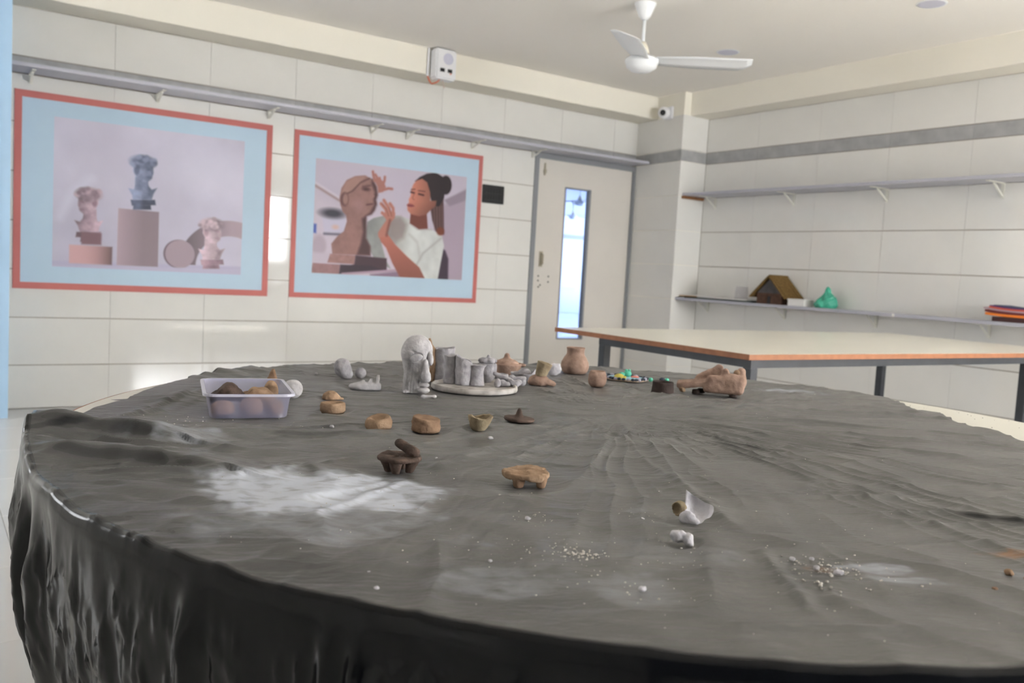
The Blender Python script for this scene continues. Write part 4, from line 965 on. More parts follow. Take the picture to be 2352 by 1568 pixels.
# --- clay stove
L, rz = seat((1.594, 1.471), 0.034, r=0.08)
def stovef(P):
    slab = B_(P, (-42, 0, 24), (40, 28, 8), 5, tilt=0.13)
    floor_ = B_(P, (30, 2, 15), (46, 32, 7), 6)
    front = smin(B_(P, (34, -20, 29), (45, 12, 21), 11), E_(P, (50, -16, 32), (28, 16, 25)), k=8)
    back = C_p(P, (-24, 22, 34), (18, 24, 63), 14, 11)
    back2 = C_p(P, (18, 24, 40), (70, 20, 40), 13, 13)
    side = C_p(P, (70, -12, 36), (70, 20, 36), 14, 13)
    mid = C_p(P, (32, -15, 40), (33, -13, 60), 11, 8); right = C_p(P, (72, -4, 42), (70, -2, 62), 12, 10)
    a = smin(slab, floor_, front, back, back2, side, mid, right, k=6)
    return smax(a, -E_(P, (30, 5, 58), (36, 13, 38)), k=4)
st = clay('clay_stove', stovef, (-92, -46, -2), (92, 46, 82), 2.0, 'clay_reddish', (L[0], L[1], L[2]), rz, amp=1.1, nsc=13, seed=70)
tag(st, 'reddish clay stove model with three pot rests and flat tongue', 'clay stove')
clay('pot_knob', lambda P: E_(P, (60, -9, 59), (8, 8, 8)), (48, -20, 48), (72, 3, 71), 1.3, 'clay_brown', None, None, st, amp=.4, nsc=5)
for (x, y) in ((-34, -14), (55, -20), (-22, 18), (52, 20)):
    clay('foot', lambda P, x=x, y=y: Y_(P, (x, y, 0), 10, 12, 3, 9), (x - 13, y - 13, 0), (x + 13, y + 13, 14), 1.5, 'clay_dark', None, None, st, amp=.6, nsc=6)

# --- grey lump, ball, ridged piece
L, rz = seat((0.838, 1.905), 0.022, r=0.03)
o = clay('clay_lump', lambda P: smin(E_(P, (-6, 0, 24), (21, 19, 23), tilt=.35), E_(P, (4, -2, 10), (14, 12, 14)), k=8), (-34, -24, 0), (28, 24, 52), 1.5, 'clay_grey', (L[0] - .006, L[1], L[2]), rz, amp=1.4, nsc=11, seed=72); tag(o, 'potato shaped grey clay lump near the far table edge', 'clay lump')
L, rz = seat((0.8715, 1.9045), 0.014, r=0.02)
o = clay('clay_ball', lambda P: E_(P, (0, 0, 13), (13.5, 13, 13.5)), (-17, -17, 0), (17, 17, 30), 1.3, 'clay_grey', L, rz, amp=.5, seed=73); tag(o, 'grey clay ball touching the potato shaped lump', 'clay ball')
L, rz = seat((0.803, 1.728), 0.018, r=0.04)
def ridg(P):
    a = smin(E_(P, (-12, 0, 6), (24, 16, 9)), B_(P, (10, 0, 7), (24, 15, 8), 5), k=6)
    for x, hgt in ((-4, 22), (12, 25), (27, 34)): a = smin(a, smax(B_(P, (x - 1, 0, hgt * .5), (3.4, 12, hgt * .5), 2.2, tilt=-.08), (np.abs(P[..., 1]) * .8 + P[..., 2]) - hgt, k=2), k=4)
    return a
o = clay('clay_ridge_piece', ridg, (-42, -22, 0), (42, 22, 40), 1.3, 'clay_grey_pale', L, rz, amp=.7, nsc=8, seed=74); tag(o, 'foot shaped pale grey clay piece with three upright ridges', 'clay piece')
# --- brown small things, left to right
L, rz = seat((0.680, 1.614), 0.016, r=0.022)
o = clay('clay_mound', lambda P: smin(E_(P, (-3, 0, 4), (17, 16, 13)), C_p(P, (6, -3, 3), (20, -4, 1.5), 5, 2.5), k=4), (-24, -20, 0), (26, 20, 22), 1.2, 'clay_tan', L, rz, amp=.9, nsc=7, seed=75); tag(o, 'little crumbly tan clay mound behind the shallow tan ring', 'clay piece')
L, rz = seat((0.618, 1.463), 0.02, r=0.028)
o = lathe_clay('clay_ring', [(20, 0), (22, 4), (22.5, 12), (21, 18), (18, 19.5), (14, 17), (10, 11), (0.01, 9)], 'clay_tan', L, rz, amp=1.2, seed=76); tag(o, 'shallow tan clay ring dish nearest the plastic tub', 'clay dish')
L, rz = seat((0.627, 1.292), 0.02, r=0.028)
o = lathe_clay('clay_ring', [(20, 0), (22, 4), (22, 13), (20, 19), (17, 21), (13, 19), (8, 13), (0.01, 11)], 'clay_tan', L, rz, amp=1.1, seed=77, skew=lambda V: V + np.stack((0 * V[:, 0], 0 * V[:, 0], V[:, 2] * V[:, 0] * .007 + V[:, 2] * V[:, 1] * .006), -1)); tag(o, 'rough tan clay dish with an off-centre hollow, left of the clay block', 'clay dish')
L, rz = seat((0.691, 1.248), 0.022, r=0.03)
o = clay('clay_block', lambda P: smax(Y_(P, (0, 0, 0), 24, 30, 4, 22), P[..., 2] - 24 + .10 * P[..., 0] - .04 * P[..., 1], k=3) - 1.2 * np.clip(noise3(P[..., 0] / 14, P[..., 1] / 14, P[..., 2] / 3.5, 3), 0, 1), (-30, -30, 0), (30, 30, 36), 1.2, 'clay_brown', L, rz, amp=.9, nsc=7, seed=78); tag(o, 'solid squat brown clay block with sloping top', 'clay block')
L, rz = seat((0.787, 1.239), 0.012, r=0.02)
def cupf(P):
    rad = np.hypot(P[..., 0] - .12 * P[..., 2], P[..., 1]); rr = 9 + 12 * np.clip(P[..., 2] / 24, 0, 1) ** .6
    hh = 25 + 2.5 * np.sin(np.arctan2(P[..., 1], P[..., 0]) * 2 + .8)
    return smax(np.maximum(rad - rr, P[..., 2] - hh), -np.maximum(rad - rr + 6, 17 - P[..., 2]), k=2)
o = clay('clay_cup', cupf, (-26, -26, 0), (30, 26, 34), 1.2, 'clay_khaki', L, rz, amp=1.0, nsc=7, seed=79); tag(o, 'crooked khaki clay cup on a narrow foot', 'clay cup')
L, rz = seat((0.903, 1.286), 0.026, r=0.034)
o = lathe_clay('knobbed_disc', [(20, 0), (27, 1.5), (28.5, 4), (27, 7), (18, 8), (9, 9.5), (6, 13), (4.5, 19), (2.5, 23), (0.01, 24)], 'clay_umber', L, rz, amp=.5, seed=80, skew=lambda V: V + np.stack((0 * V[:, 0], 0 * V[:, 0], np.where(V[:, 2] > .5, -V[:, 0] * .05, 0)), -1)); tag(o, 'flat dark clay lid with a pointed knob lying on the sheet', 'clay lid')
# --- toy tables
L, rz = seat((0.523, 1.011), 0.016, r=0.04)
ch = clay('toy_stool', lambda P: smin(smax(Y_(P, (0, 2, 15.5), 29.5, 7, 3.4), -E_(P, (-3, 0, 26), (24, 22, 5)), k=2), k=1) + 0.6 * np.sin(np.arctan2(P[..., 1], P[..., 0]) * 5), (-35, -33, 10), (35, 37, 28), 1.2, 'clay_umber', L, rz, amp=.7, nsc=8, seed=82)
tag(ch, 'dark brown clay rolling board on three stubby legs', 'toy table')
for (a, b) in (((-5, -14, 17), (-4, -15, 0)), ((-17, 2, 17), (-13, -1, 0)), ((17, -3, 17), (13, -4, 0)), ((4, 18, 17), (3, 16, 0))):
    clay('leg', lambda P, a=a, b=b: C_p(P, a, b, 9.5, 5), (min(a[0], b[0]) - 10, min(a[1], b[1]) - 10, 0), (max(a[0], b[0]) + 10, max(a[1], b[1]) + 10, 20), 1.2, 'clay_umber', None, None, ch, amp=.5, nsc=6)
o = clay('clay_roller', lambda P: C_p(P, (-10, 10, 15), (10, -9, 6.8), 6.3, 7.4), (-24, -22, -2), (24, 24, 26), 1.1, 'clay_umber', (L[0] + .0095, L[1] - .001, L[2] + 0.0206), rz, amp=.5, nsc=8, seed=84); tag(o, 'small dark clay roller leaning on the dark rolling board', 'toy roller')
L, rz = seat((0.638, 0.886), 0.018, r=0.042)
ch = clay('toy_stool', lambda P: Y_(P, (0, 6, 10), 31, 8.5, 3.2) + 1.3 * np.sin(np.arctan2(P[..., 1], P[..., 0]) * 3 + 1) + 0.9 * np.clip(noise3(P[..., 0] / 16, P[..., 1] / 5, P[..., 2] / 3, 5), 0, 1), (-37, -32, 6), (37, 42, 24), 1.2, 'clay_tan', L, rz, amp=.9, nsc=6, seed=86)
tag(ch, 'cracked tan clay tabletop on stubby feet, nearest toy table', 'toy table')
for (x, y, r_) in ((-9, -12, 8.5), (20, -8, 7.5), (-12, 20, 8), (14, 22, 8)):
    clay('leg', lambda P, x=x, y=y, r_=r_: C_p(P, (x, y, 11), (x, y - 1, 4), r_, r_ * .82), (x - 12, y - 12, 0), (x + 12, y + 12, 14), 1.2, 'clay_brown', None, None, ch, amp=.6, nsc=5)
# --- white shard
L, rz = seat((0.726, 0.683), 0.010, r=0.028)
n = 16; V0 = []; c4 = [np.array((-9., 9, 33)), np.array((21., 5, 19)), np.array((12., -8, 1)), np.array((-9., -9, 3))]
for i in range(n + 1):
    for j in range(n + 1):
        s_, t_ = j / n, i / n
        p = (c4[0] * (1 - s_) + c4[1] * s_) * (1 - t_) + (c4[3] * (1 - s_) + c4[2] * s_) * t_
        bl = math.sin(s_ * PI) * math.sin(t_ * PI); p = p + np.array((-1.0, 8.5, -1.0)) * bl
        if i == 0: p = p + np.array((0, 0, -2.0 * math.sin(s_ * PI)))
        if j == n: p = p + np.array((4.5 * math.sin(t_ * PI) + 1.2 * math.sin(t_ * PI * 2), 0, 1.5 * math.sin(t_ * 9)))
        if i == n: p = p + np.array((0, 0, 1.2 * math.sin(s_ * 14) - .4))
        V0.append(p)
V0 = np.array(V0); nrm = np.cross(c4[1] - c4[0], c4[3] - c4[0]); nrm = nrm / np.linalg.norm(nrm)
V1 = V0 - nrm * 2.4 * np.sign(nrm[1] * -1 if nrm[1] else 1) * -1
m_ = len(V0); F0 = []
def ij(i, j): return i * (n + 1) + j
for i in range(n):
    for j in range(n): q = (ij(i, j), ij(i, j + 1), ij(i + 1, j + 1), ij(i + 1, j)); F0 += [q, tuple(m_ + k for k in reversed(q))]
bd = [ij(0, j) for j in range(n)] + [ij(i, n) for i in range(n)] + [ij(n, n - j) for j in range(n)] + [ij(n - i, 0) for i in range(n)]
for a, b in zip(bd, bd[1:] + bd[:1]): F0.append((a, m_ + a, m_ + b, b))
VV = np.concatenate((V0, V1)) * .001; VV[:, 2] = np.maximum(VV[:, 2], 0)
shd = pydata('clay_shard', VV, F0, 'clay_white', None, L, rz, True)
tag(shd, 'thin curved white clay shard standing on edge near the table front', 'clay shard')
clay('folded_flap', lambda P: smin(E_(P, (-6, -11, 6.5), (9, 4, 7.5), tilt=.3), E_(P, (3, -11, 3), (6, 3.5, 4)), k=3), (-20, -20, 0), (16, -2, 22), 1.0, 'clay_white', None, None, shd, amp=.6, nsc=5)
clay('curled_edge', lambda P: smax(E_(P, (-15, 0, 13), (9, 7, 9)), -E_(P, (-19, -4, 13), (7, 7, 7)), k=1), (-28, -10, 2), (-3, 10, 25), 1.0, 'clay_khaki', None, None, shd, amp=.5, nsc=5)
L, rz = seat((0.653, 0.626), 0.008, r=0.016)
o = clay('clay_lump', lambda P: smin(E_(P, (-4, 0, 8), (8, 7, 6.5), tilt=.25), E_(P, (6, -1, 6.5), (5.5, 6, 6.5)), E_(P, (-9, -2, 10), (3, 4, 2.5)), E_(P, (9.5, -3, 2.5), (2.5, 3, 3)), k=2.5), (-16, -12, 0), (16, 12, 20), .8, 'clay_white', L, rz, amp=1.0, nsc=5, seed=90); tag(o, 'small knobbly white clay lump in front of the shard', 'clay lump')

# --- plastic tub with clay lumps
cxy = np.array([0.487, 1.545]); tub_rz = -0.232
tub = thing('plastic_tub', 'translucent lilac plastic tub full of brown clay lumps', 'plastic tub', (cxy[0], cxy[1], TZ), tub_rz); PRESS.append((cxy[0], cxy[1], 0.1))
def rrect(hx, hy, r, n=6):
    p = []
    for sx, sy, a0 in ((1, 1, 0), (-1, 1, 90), (-1, -1, 180), (1, -1, 270)):
        for k in range(n + 1): a = math.radians(a0 + 90 * k / n); p.append((sx * (hx - r) + r * math.cos(a), sy * (hy - r) + r * math.sin(a)))
    return p
def loft(rings, capb=True):
    mb = MB(); k = len(rings[0][0])
    for pts, z in rings: mb.v += [(x, y, z) for x, y in pts]
    for i in range(len(rings) - 1):
        for j in range(k): a = i * k + j; b = i * k + (j + 1) % k; mb.f.append((a, b, b + k, a + k))
    if capb: mb.f.append(tuple(reversed(range(k))))
    return mb
HX, HY, HT = 0.0645, 0.093, 0.0435
loft([(rrect(HX - .004, HY - .004, .014), 0.0008), (rrect(HX - .001, HY - .001, .016), 0.003), (rrect(HX + .003, HY + .003, .017), HT - .009), (rrect(HX + .0045, HY + .0045, .017), HT - .008), (rrect(HX + .005, HY + .005, .017), HT)]).build('tub_body', 'tub_wall', tub, smooth=True)
loft([(rrect(HX + .005, HY + .005, .017), HT - .0005), (rrect(HX + .0105, HY + .0105, .020), HT), (rrect(HX + .011, HY + .011, .020), HT - .004), (rrect(HX + .0095, HY + .0095, .020), HT - .0042), (rrect(HX + .0095, HY + .0095, .020), HT - .001)], False).build('tub_rim', 'tub_rim', tub)
for i, (x, y, z, rx, ry_, rzz, m, lab, s_) in enumerate((
        (-.028, -.010, .016, 27, 24, 27, 'clay_umber', 'faceted dark brown lump rising highest in the plastic tub', 1),
        (.022, -.020, .013, 29, 23, 26, 'clay_tan', 'flat topped tan lump in the middle of the plastic tub', 2),
        (.046, .030, .014, 13, 12, 26, 'clay_tan', 'narrow tan lump by the right wall of the plastic tub', 3),
        (-.042, -.066, .001, 20, 18, 19, 'clay_reddish', 'reddish lump at the front left floor of the plastic tub', 4),
        (.005, -.066, .001, 20, 18, 23, 'clay_reddish', 'reddish lump at the front middle floor of the plastic tub', 5),
        (.042, -.064, .001, 18, 18, 19, 'clay_brown', 'brown lump at the front right floor of the plastic tub', 6),
        (-.040, .045, .001, 20, 26, 20, 'clay_dark', 'dark lump at the back left of the plastic tub', 7),
        (.010, .050, .001, 24, 26, 18, 'clay_brown', 'brown lump at the back middle of the plastic tub', 8))):
    cr, sr = math.cos(tub_rz), math.sin(tub_rz)
    def lf(P, rx=rx, ry_=ry_, rzz=rzz, s_=s_):
        a = E_(P, (0, 0, rzz * .5), (rx, ry_, rzz * .75))
        if s_ in (1, 2): a = smax(a, P[..., 2] - rzz * (1.0 if s_ == 2 else 1.15), k=3); a = smax(a, (P[..., 0] * .7 + P[..., 2] * .7) - rx * .95, k=2); a = smax(a, (-P[..., 0] * .7 + P[..., 2] * .7) - rx * .95, k=2)
        return a
    o = clay('clay_lump', lf, (-rx - 4, -ry_ - 4, 0), (rx + 4, ry_ + 4, rzz * 1.4 + 4), 1.6, m, (cxy[0] + x * cr - y * sr, cxy[1] + x * sr + y * cr, TZ + 0.0035 + z), tub_rz, amp=1.0, nsc=9, seed=100 + i)
    tag(o, lab, 'clay lump', 'clay lumps in the plastic tub')
L, rz = seat((0.609, 1.641), 0.018, r=0.022)
o = clay('clay_ball', lambda P: E_(P, (0, 0, 18.5), (19, 19, 19)), (-23, -23, 0), (23, 23, 42), 1.5, 'clay_grey_pale', L, rz, amp=.5, nsc=14, seed=110); tag(o, 'smooth pale clay ball behind the right end of the tub', 'clay ball')
L, rz = seat((0.640, 1.850), 0.012, r=0.02)
o = clay('clay_cone', lambda P: C_p(P, (-1, 0, 4), (1, 0, 30), 14, 3.5), (-20, -20, 0), (20, 20, 40), 1.4, 'clay_brown', L, rz, amp=1.0, nsc=9, seed=111); tag(o, 'pointed brown clay cone peeking over the back of the tub', 'clay cone')

# ================================================================== THE BLACK PLASTIC SHEET
NA, NR, NS = 2000, 300, 56
th = np.radians(np.linspace(0, 360, NA, endpoint=False)); deg = np.degrees(th)
def interp(pts):
    a = np.array([p[0] for p in pts], float); r = np.array([p[1] for p in pts], float); o_ = np.argsort(a % 360)
    a, r = (a % 360)[o_], r[o_]; return np.interp(deg, np.concatenate((a - 360, a, a + 360)), np.tile(r, 3))
RS = RT + 0.002
edge = interp([(118, RS), (128, RS), (130, .990), (132.2, .988), (136.1, .976), (142.1, .962), (147.0, .948), (148.4, .950), (147.9, .974), (151.5, .960), (152.5, .966), (154.8, .966), (160.7, .970), (163, RS),
               (200, RS), (295, RS), (305, .80), (318, .745), (330.3, .758), (336.8, .770), (338.6, .774), (340.3, .761), (348.3, .801), (354.8, .868), (356.1, .834), (0.5, .886), (4.4, .943), (6.9, .984), (9.7, RS), (20, RS)])
drop = np.where(((deg > 163) & (deg < 296)), 0.62, 0.0)
drop = np.where((deg > 10) & (deg < 128), 0.035, drop)
drop = np.where((deg > 160) & (deg <= 166), 0.62 * sstep(160, 166, deg), drop)
def polyd(x, y, pts):
    best = np.full(x.shape, 9.0); side = np.zeros(x.shape); tt = np.zeros(x.shape); n = len(pts) - 1
    for i in range(n):
        (x1, y1), (x2, y2) = pts[i], pts[i + 1]; dx, dy = x2 - x1, y2 - y1
        t = np.clip(((x - x1) * dx + (y - y1) * dy) / (dx * dx + dy * dy), 0, 1)
        d = np.hypot(x - x1 - t * dx, y - y1 - t * dy); m = d < best
        best = np.where(m, d, best); side = np.where(m, np.sign(dx * (y - y1) - dy * (x - x1)), side); tt = np.where(m, (i + t) / n, tt)
    return best, side, tt
RIDGE = [([(0.125, 1.235), (0.204, 1.193), (0.262, 1.146), (0.310, 1.085)], .017, .050, .016), ([(0.14, 1.375), (0.25, 1.334), (0.300, 1.29)], .019, .050, .018),
         ([(0.265, 1.319), (0.44, 1.315), (0.625, 1.238)], .006, .030, .008), ([(0.336, 0.855), (0.587, 1.027), (1.174, 1.325)], .0032, .010, .006),
         ([(1.174, 1.325), (0.906, 0.956), (0.757, 0.639)], .0026, .008, .006), ([(0.842, 0.765), (0.988, 0.695), (1.097, 0.639)], .003, .012, .003),
         ([(1.08, 0.575), (1.126, 0.489)], .006, .015, .004), ([(0.277, 0.933), (0.375, 0.932), (0.547, 1.002)], .003, .012, .006), ([(0.309, 1.044), (0.423, 1.101), (0.428, 1.009)], .0035, .012, .006),
         ([(1.057, 1.305), (0.999, 1.1), (0.906, 0.956)], .0028, .008, .005), ([(0.717, 0.575), (0.63, 0.451)], .003, .008, .006), ([(0.545, 0.452), (0.605, 0.415), (0.649, 0.386)], .003, .010, .004),
         ([(0.55, 1.10), (0.80, 1.28), (1.0, 1.42)], .002, .008, .006), ([(1.25, 1.30), (1.5, 1.12), (1.72, 0.88)], .004, .014, .006), ([(1.25, 1.35), (1.60, 1.26), (1.85, 1.10)], .004, .013, .006),
         ([(1.20, 1.28), (1.33, 1.02), (1.45, 0.78)], .0035, .012, .006), ([(1.30, 1.42), (1.55, 1.40), (1.9, 1.25)], .004, .012, .006), ([(0.40, 1.62), (0.62, 1.40)], .003, .010, .006),
         ([(0.30, 1.55), (0.45, 1.75), (0.66, 1.98)], .005, .016, .008), ([(0.46, 1.98), (0.56, 2.04), (0.62, 2.05)], .006, .022, .012), ([(0.20, 1.45), (0.36, 1.56), (0.43, 1.66)], .006, .018, .008)]
PR = np.array(PRESS)
def height(x, y):
    h = np.zeros(x.shape)
    for pts, hh, wb_, wf in RIDGE:
        d, sd, t = polyd(x, y, pts); wv = np.where(sd > 0, wb_, wf)
        jit = 1 + (.35 * noise2(x * 60, y * 60, 77) if hh < .005 else 0)
        h = np.maximum(h, hh * np.exp(-(d / wv) ** 2 * jit) * np.clip(np.minimum(t + .25, 1.25 - t) * 2.5, 0, 1))
    # fan of fine creases spreading from where the sheet is pinched
    dx, dy = x - 1.193, y - 1.347; an = np.arctan2(dy, dx); rr = np.hypot(dx, dy)
    f1 = np.abs(noise2(an * 11 + 40 + .9 * noise2(x * 4, y * 4, 6), rr * 2.2 + 2.2 * noise2(x * 3 + 7, y * 3, 66), 5)); f2 = np.abs(noise2(an * 22 + 90 + .8 * noise2(x * 7, y * 7, 26), rr * 3.5 + 2.5 * noise2(x * 5, y * 5, 16), 15))
    far = sstep(0.3, 1.0, x * .56 + y * .82)          # the far half is creased more
    h += (0.0036 * (1 - f1) ** 3 + 0.0018 * (1 - f2) ** 3) * np.clip((rr - .05) * 4, 0, 1) * (0.25 + .9 * far)
    u_, v_ = x * .88 - y * .48, x * .48 + y * .88        # long creases across the table
    f3 = np.abs(fbm2(u_ * 5 + .6 * noise2(x * 4, y * 4, 61), v_ * 15, 2, 25)); h += 0.0034 * (1 - np.clip(f3, 0, 1)) ** 3 * (.4 + .6 * far)
    lm = 1 - sstep(.18, .50, x - .1 * (y - 1.2)); f4 = np.abs(fbm2(u_ * 4.5, v_ * 10, 2, 71)); f6 = np.abs(fbm2(u_ * 11, v_ * 15, 2, 73)); lm = lm * (1 - .7 * sstep(.90, .985, np.hypot(x - CX, y - CY))); h += lm * (0.011 * (1 - np.clip(f4, 0, 1)) ** 2.5 + .004 * (1 - np.clip(f6, 0, 1)) ** 3)
    h += 0.0012 * (fbm2(x * 6, y * 6, 3, 35) + .4)
    pr = np.ones(x.shape)
    for px, py, r_ in PR: d = np.hypot(x - px, y - py); pr = np.minimum(pr, sstep(r_ * .9, r_ * 1.6, d))
    return h * pr
TH, SS = np.meshgrid(th, np.linspace(0.0002, 1, NR)); ED = np.tile(edge, (NR, 1)); DG = np.degrees(TH)
SS = SS ** 0.93
RR = SS * ED
X = CX + RR * np.cos(TH); Y = CY + RR * np.sin(TH)
Hh = height(X, Y)
Hh *= 1 - .75 * sstep(112, 122, DG) * (1 - sstep(161, 166, DG)) * sstep(.86, .95, RR)
# gathered hump at the left rim
hump = (0.006 * np.exp(-((DG - 166.5) / 2.2) ** 2) + 0.016 * sstep(161.5, 165.5, DG) * (1 - sstep(174, 187, DG)) * (1 + .25 * np.sin(DG * 1.3))) * sstep(.915, .985, RR)
Hh = Hh + hump
lift = .011 * np.exp(-((DG - 121) / 6) ** 2) * sstep(.90, .985, RR)        # raised edge at the far left
Hh = Hh + np.clip(lift * (1 + .6 * noise2(DG * .8, RR * 20, 8)), 0, 1)
Hh *= np.where(RR > 0.97, 1, 1)
Z = TZ - 0.0012 + np.clip(Hh, 0, 1)
# skirt
T = np.linspace(0, 1, NS + 1)[1:]; THs, TS = np.meshgrid(th, T); DGs = np.degrees(THs); DR = np.tile(drop, (NS, 1)); ED2 = np.tile(edge, (NS, 1))
q = TS ** 1.25 * DR; arc = np.minimum(q, 0.018) / 0.018
left = np.exp(-((DGs - 178) / 13) ** 2)
ph = DGs * 0.52 + 2.2 * noise2(DGs * .12, q * 3, 44) + 3.5 * q * np.sin(DGs * .09)
folds = (np.abs(np.sin(ph * 1.0)) ** .7 * 0.020 + 0.008 * np.sin(ph * 2.7 + 1)) * left * sstep(0, .12, q)
folds += 0.006 * fbm2(DGs * .22, q * 5 + DGs * .05, 3, 48) * sstep(0.0, .15, q) * (0.4 + .6 * (1 - left))
for dc, wd, am in ((205, .7, .012), (213.5, .5, .010), (214.8, .5, .008), (222, .9, .007), (228, .8, .009), (234, .5, .012), (237.5, .8, .010), (241, .5, .012), (244, .6, .010)):
    folds += am * np.exp(-((DGs - dc - 6 * q * np.sin(dc)) / wd) ** 2) * sstep(0, .08, q)
f5 = np.abs(fbm2(DGs * .55, q * 22 + DGs * .35, 3, 52)); folds += 0.010 * (1 - np.clip(f5, 0, 1)) ** 4 * sstep(0.02, .08, q) * (np.exp(-((DGs - 219) / 6) ** 2) + .35)
bulge = left * (-0.014 * sstep(0, .1, q) - 0.12 * sstep(.12, .62, q))
tuck = -0.05 * sstep(.05, .6, q) * (1 - left)
Rk = ED2 + 0.004 + 0.008 * np.sin(arc * PI / 2) + folds + bulge + tuck
Zk = np.tile(Z[-1:], (NS, 1)) - 0.008 * (1 - np.cos(arc * PI / 2)) - np.maximum(q - 0.006, 0)
dead = DR < 0.004
Rk = np.where(dead, ED2, Rk); Zk = np.where(dead, np.tile(Z[-1:], (NS, 1)), Zk)
Xk = CX + Rk * np.cos(THs); Yk = CY + Rk * np.sin(THs)
VX = np.concatenate((X, Xk)).ravel(); VY = np.concatenate((Y, Yk)).ravel(); VZ = np.concatenate((Z, Zk)).ravel()
nrow = NR + NS; I = np.arange(nrow * NA).reshape(nrow, NA); J = np.roll(I, -1, 1)
Q = np.stack((I[:-1], I[1:], J[1:], J[:-1]), -1)
keep = np.ones((nrow - 1, NA), bool); dd = (drop < 0.004) & (np.roll(drop, -1) < 0.004); keep[NR - 1:, dd] = False
Q = Q[keep]
me = bpy.data.meshes.new('plastic_sheet'); me.vertices.add(len(VX)); me.vertices.foreach_set('co', np.stack((VX, VY, VZ), -1).ravel().astype(np.float32))
me.loops.add(Q.size); me.loops.foreach_set('vertex_index', Q.ravel().astype(np.int32)); me.polygons.add(len(Q))
me.polygons.foreach_set('loop_start', (np.arange(len(Q)) * 4).astype(np.int32)); me.polygons.foreach_set('loop_total', np.full(len(Q), 4, np.int32)); me.update(); me.validate()
# powder and rust, each with the shape of its own spill; dust mask lowered towards the left
def blob(x, y, c, rx, ry_, ang, amt, fz_, seed):
    ca, sa = math.cos(ang), math.sin(ang); u = ((x - c[0]) * ca + (y - c[1]) * sa) / rx; v = (-(x - c[0]) * sa + (y - c[1]) * ca) / ry_
    d = np.hypot(u, v) + fz_ * fbm2(x * 22, y * 22, 4, seed); return amt * (1 - sstep(.62, 1.05, d))
pw = np.zeros(VX.shape)
for b in (((0.392, 0.950), .125, .118, -.45, 1.0, .26, 1), ((0.335, 1.00), .085, .075, -.6, .95, .3, 2), ((0.480, 0.935), .075, .060, -.5, .85, .35, 3), ((0.35, 0.83), .12, .085, -.5, .36, .5, 4),
          ((0.33, 1.29), .075, .035, -.3, .42, .5, 5), ((0.28, 1.20), .05, .03, -.4, .3, .5, 6), ((0.42, 0.625), .05, .035, -.7, .30, .5, 7), ((0.49, 0.60), .09, .055, -.8, .26, .55, 8), ((0.60, 0.60), .08, .05, -.6, .14, .6, 18),
          ((1.90, 1.47), .11, .04, -1.0, .6, .5, 9), ((1.74, 1.60), .08, .04, -.8, .4, .6, 10), ((0.78, 0.492), .045, .018, -.7, .55, .5, 11), ((0.78, 0.455), .04, .012, -.7, .5, .5, 12), ((0.92, 0.40), .05, .02, -.6, .3, .5, 19), ((0.692, 0.74), .018, .012, 0, .35, .6, 13), ((0.45, 1.48), .06, .03, -.4, .3, .6, 14), ((0.69, 1.60), .05, .03, -.6, .25, .6, 15), ((0.76, 1.74), .08, .03, -.6, .22, .6, 16), ((0.62, 1.30), .09, .05, -.6, .10, .6, 17)):
    pw = np.maximum(pw, blob(VX, VY, *b))
ru = np.maximum(blob(VX, VY, (0.962, 0.457), .036, .014, -.55, .8, .5, 31), np.maximum(blob(VX, VY, (0.99, 0.445), .03, .02, -.4, .7, .5, 32), np.maximum(blob(VX, VY, (0.66, 1.47), .02, .006, -.4, .5, .4, 33), blob(VX, VY, (0.735, 0.515), .02, .008, -.6, .4, .5, 34))))
topm = (np.arange(len(VX)) < NR * NA).astype(float)
# dust lies where the sheet lies flat; steep folds stay clean and black
nz_ = np.zeros(len(VX) * 3, np.float32); me.vertex_normals.foreach_get('vector', nz_) if hasattr(me, 'vertex_normals') else me.vertices.foreach_get('normal', nz_)
flat = sstep(.45, .96, np.abs(nz_.reshape(-1, 3)[:, 2]))
for nm, arr in (('top', topm), ('powder', pw * topm), ('rust', ru * topm), ('dust', topm * flat * (.66 + .34 * sstep(.12, .62, VX + .15 * fbm2(VX * 5, VY * 5, 3, 91))))):
    at = me.attributes.new(nm, 'FLOAT', 'POINT'); at.data.foreach_set('value', arr.astype(np.float32))
sm = bpy.data.materials.new('black_sheet'); sm.use_nodes = True; MATS['black_sheet'] = sm; nt = sm.node_tree; bs = nt.nodes['Principled BSDF']
def N(t, **kw):
    n_ = nt.nodes.new(t)
    for k, v in kw.items(): setattr(n_, k, v)
    return n_
tc = N('ShaderNodeTexCoord')
def attr(n_): a = N('ShaderNodeAttribute'); a.attribute_name = n_; return a
def mixc(fac, a, b):
    m_ = N('ShaderNodeMix', data_type='RGBA'); nt.links.new(fac, m_.inputs[0])
    for s_, v in ((6, a), (7, b)):
        if isinstance(v, tuple): m_.inputs[s_].default_value = v
        else: nt.links.new(v, m_.inputs[s_])
    return m_.outputs[2]
def noise_(scale, det=6, vec=None, stretch=None):
    n_ = N('ShaderNodeTexNoise'); n_.inputs['Scale'].default_value = scale; n_.inputs['Detail'].default_value = det
    if stretch:
        m0 = N('ShaderNodeMapping'); m0.inputs['Rotation'].default_value = (0, 0, 0.52); nt.links.new(tc.outputs['Object'], m0.inputs['Vector'])
        mp = N('ShaderNodeMapping'); mp.inputs['Scale'].default_value = stretch; nt.links.new(m0.outputs[0], mp.inputs['Vector']); nt.links.new(mp.outputs[0], n_.inputs['Vector'])
    else: nt.links.new(tc.outputs['Object'], n_.inputs['Vector'])
    return n_.outputs['Fac']
def mth(op, a, b=None, c=None):
    m_ = N('ShaderNodeMath', operation=op)
    for i, v in enumerate((a, b, c)):
        if v is None: continue
        if isinstance(v, (int, float)): m_.inputs[i].default_value = v
        else: nt.links.new(v, m_.inputs[i])
    return m_.outputs[0]
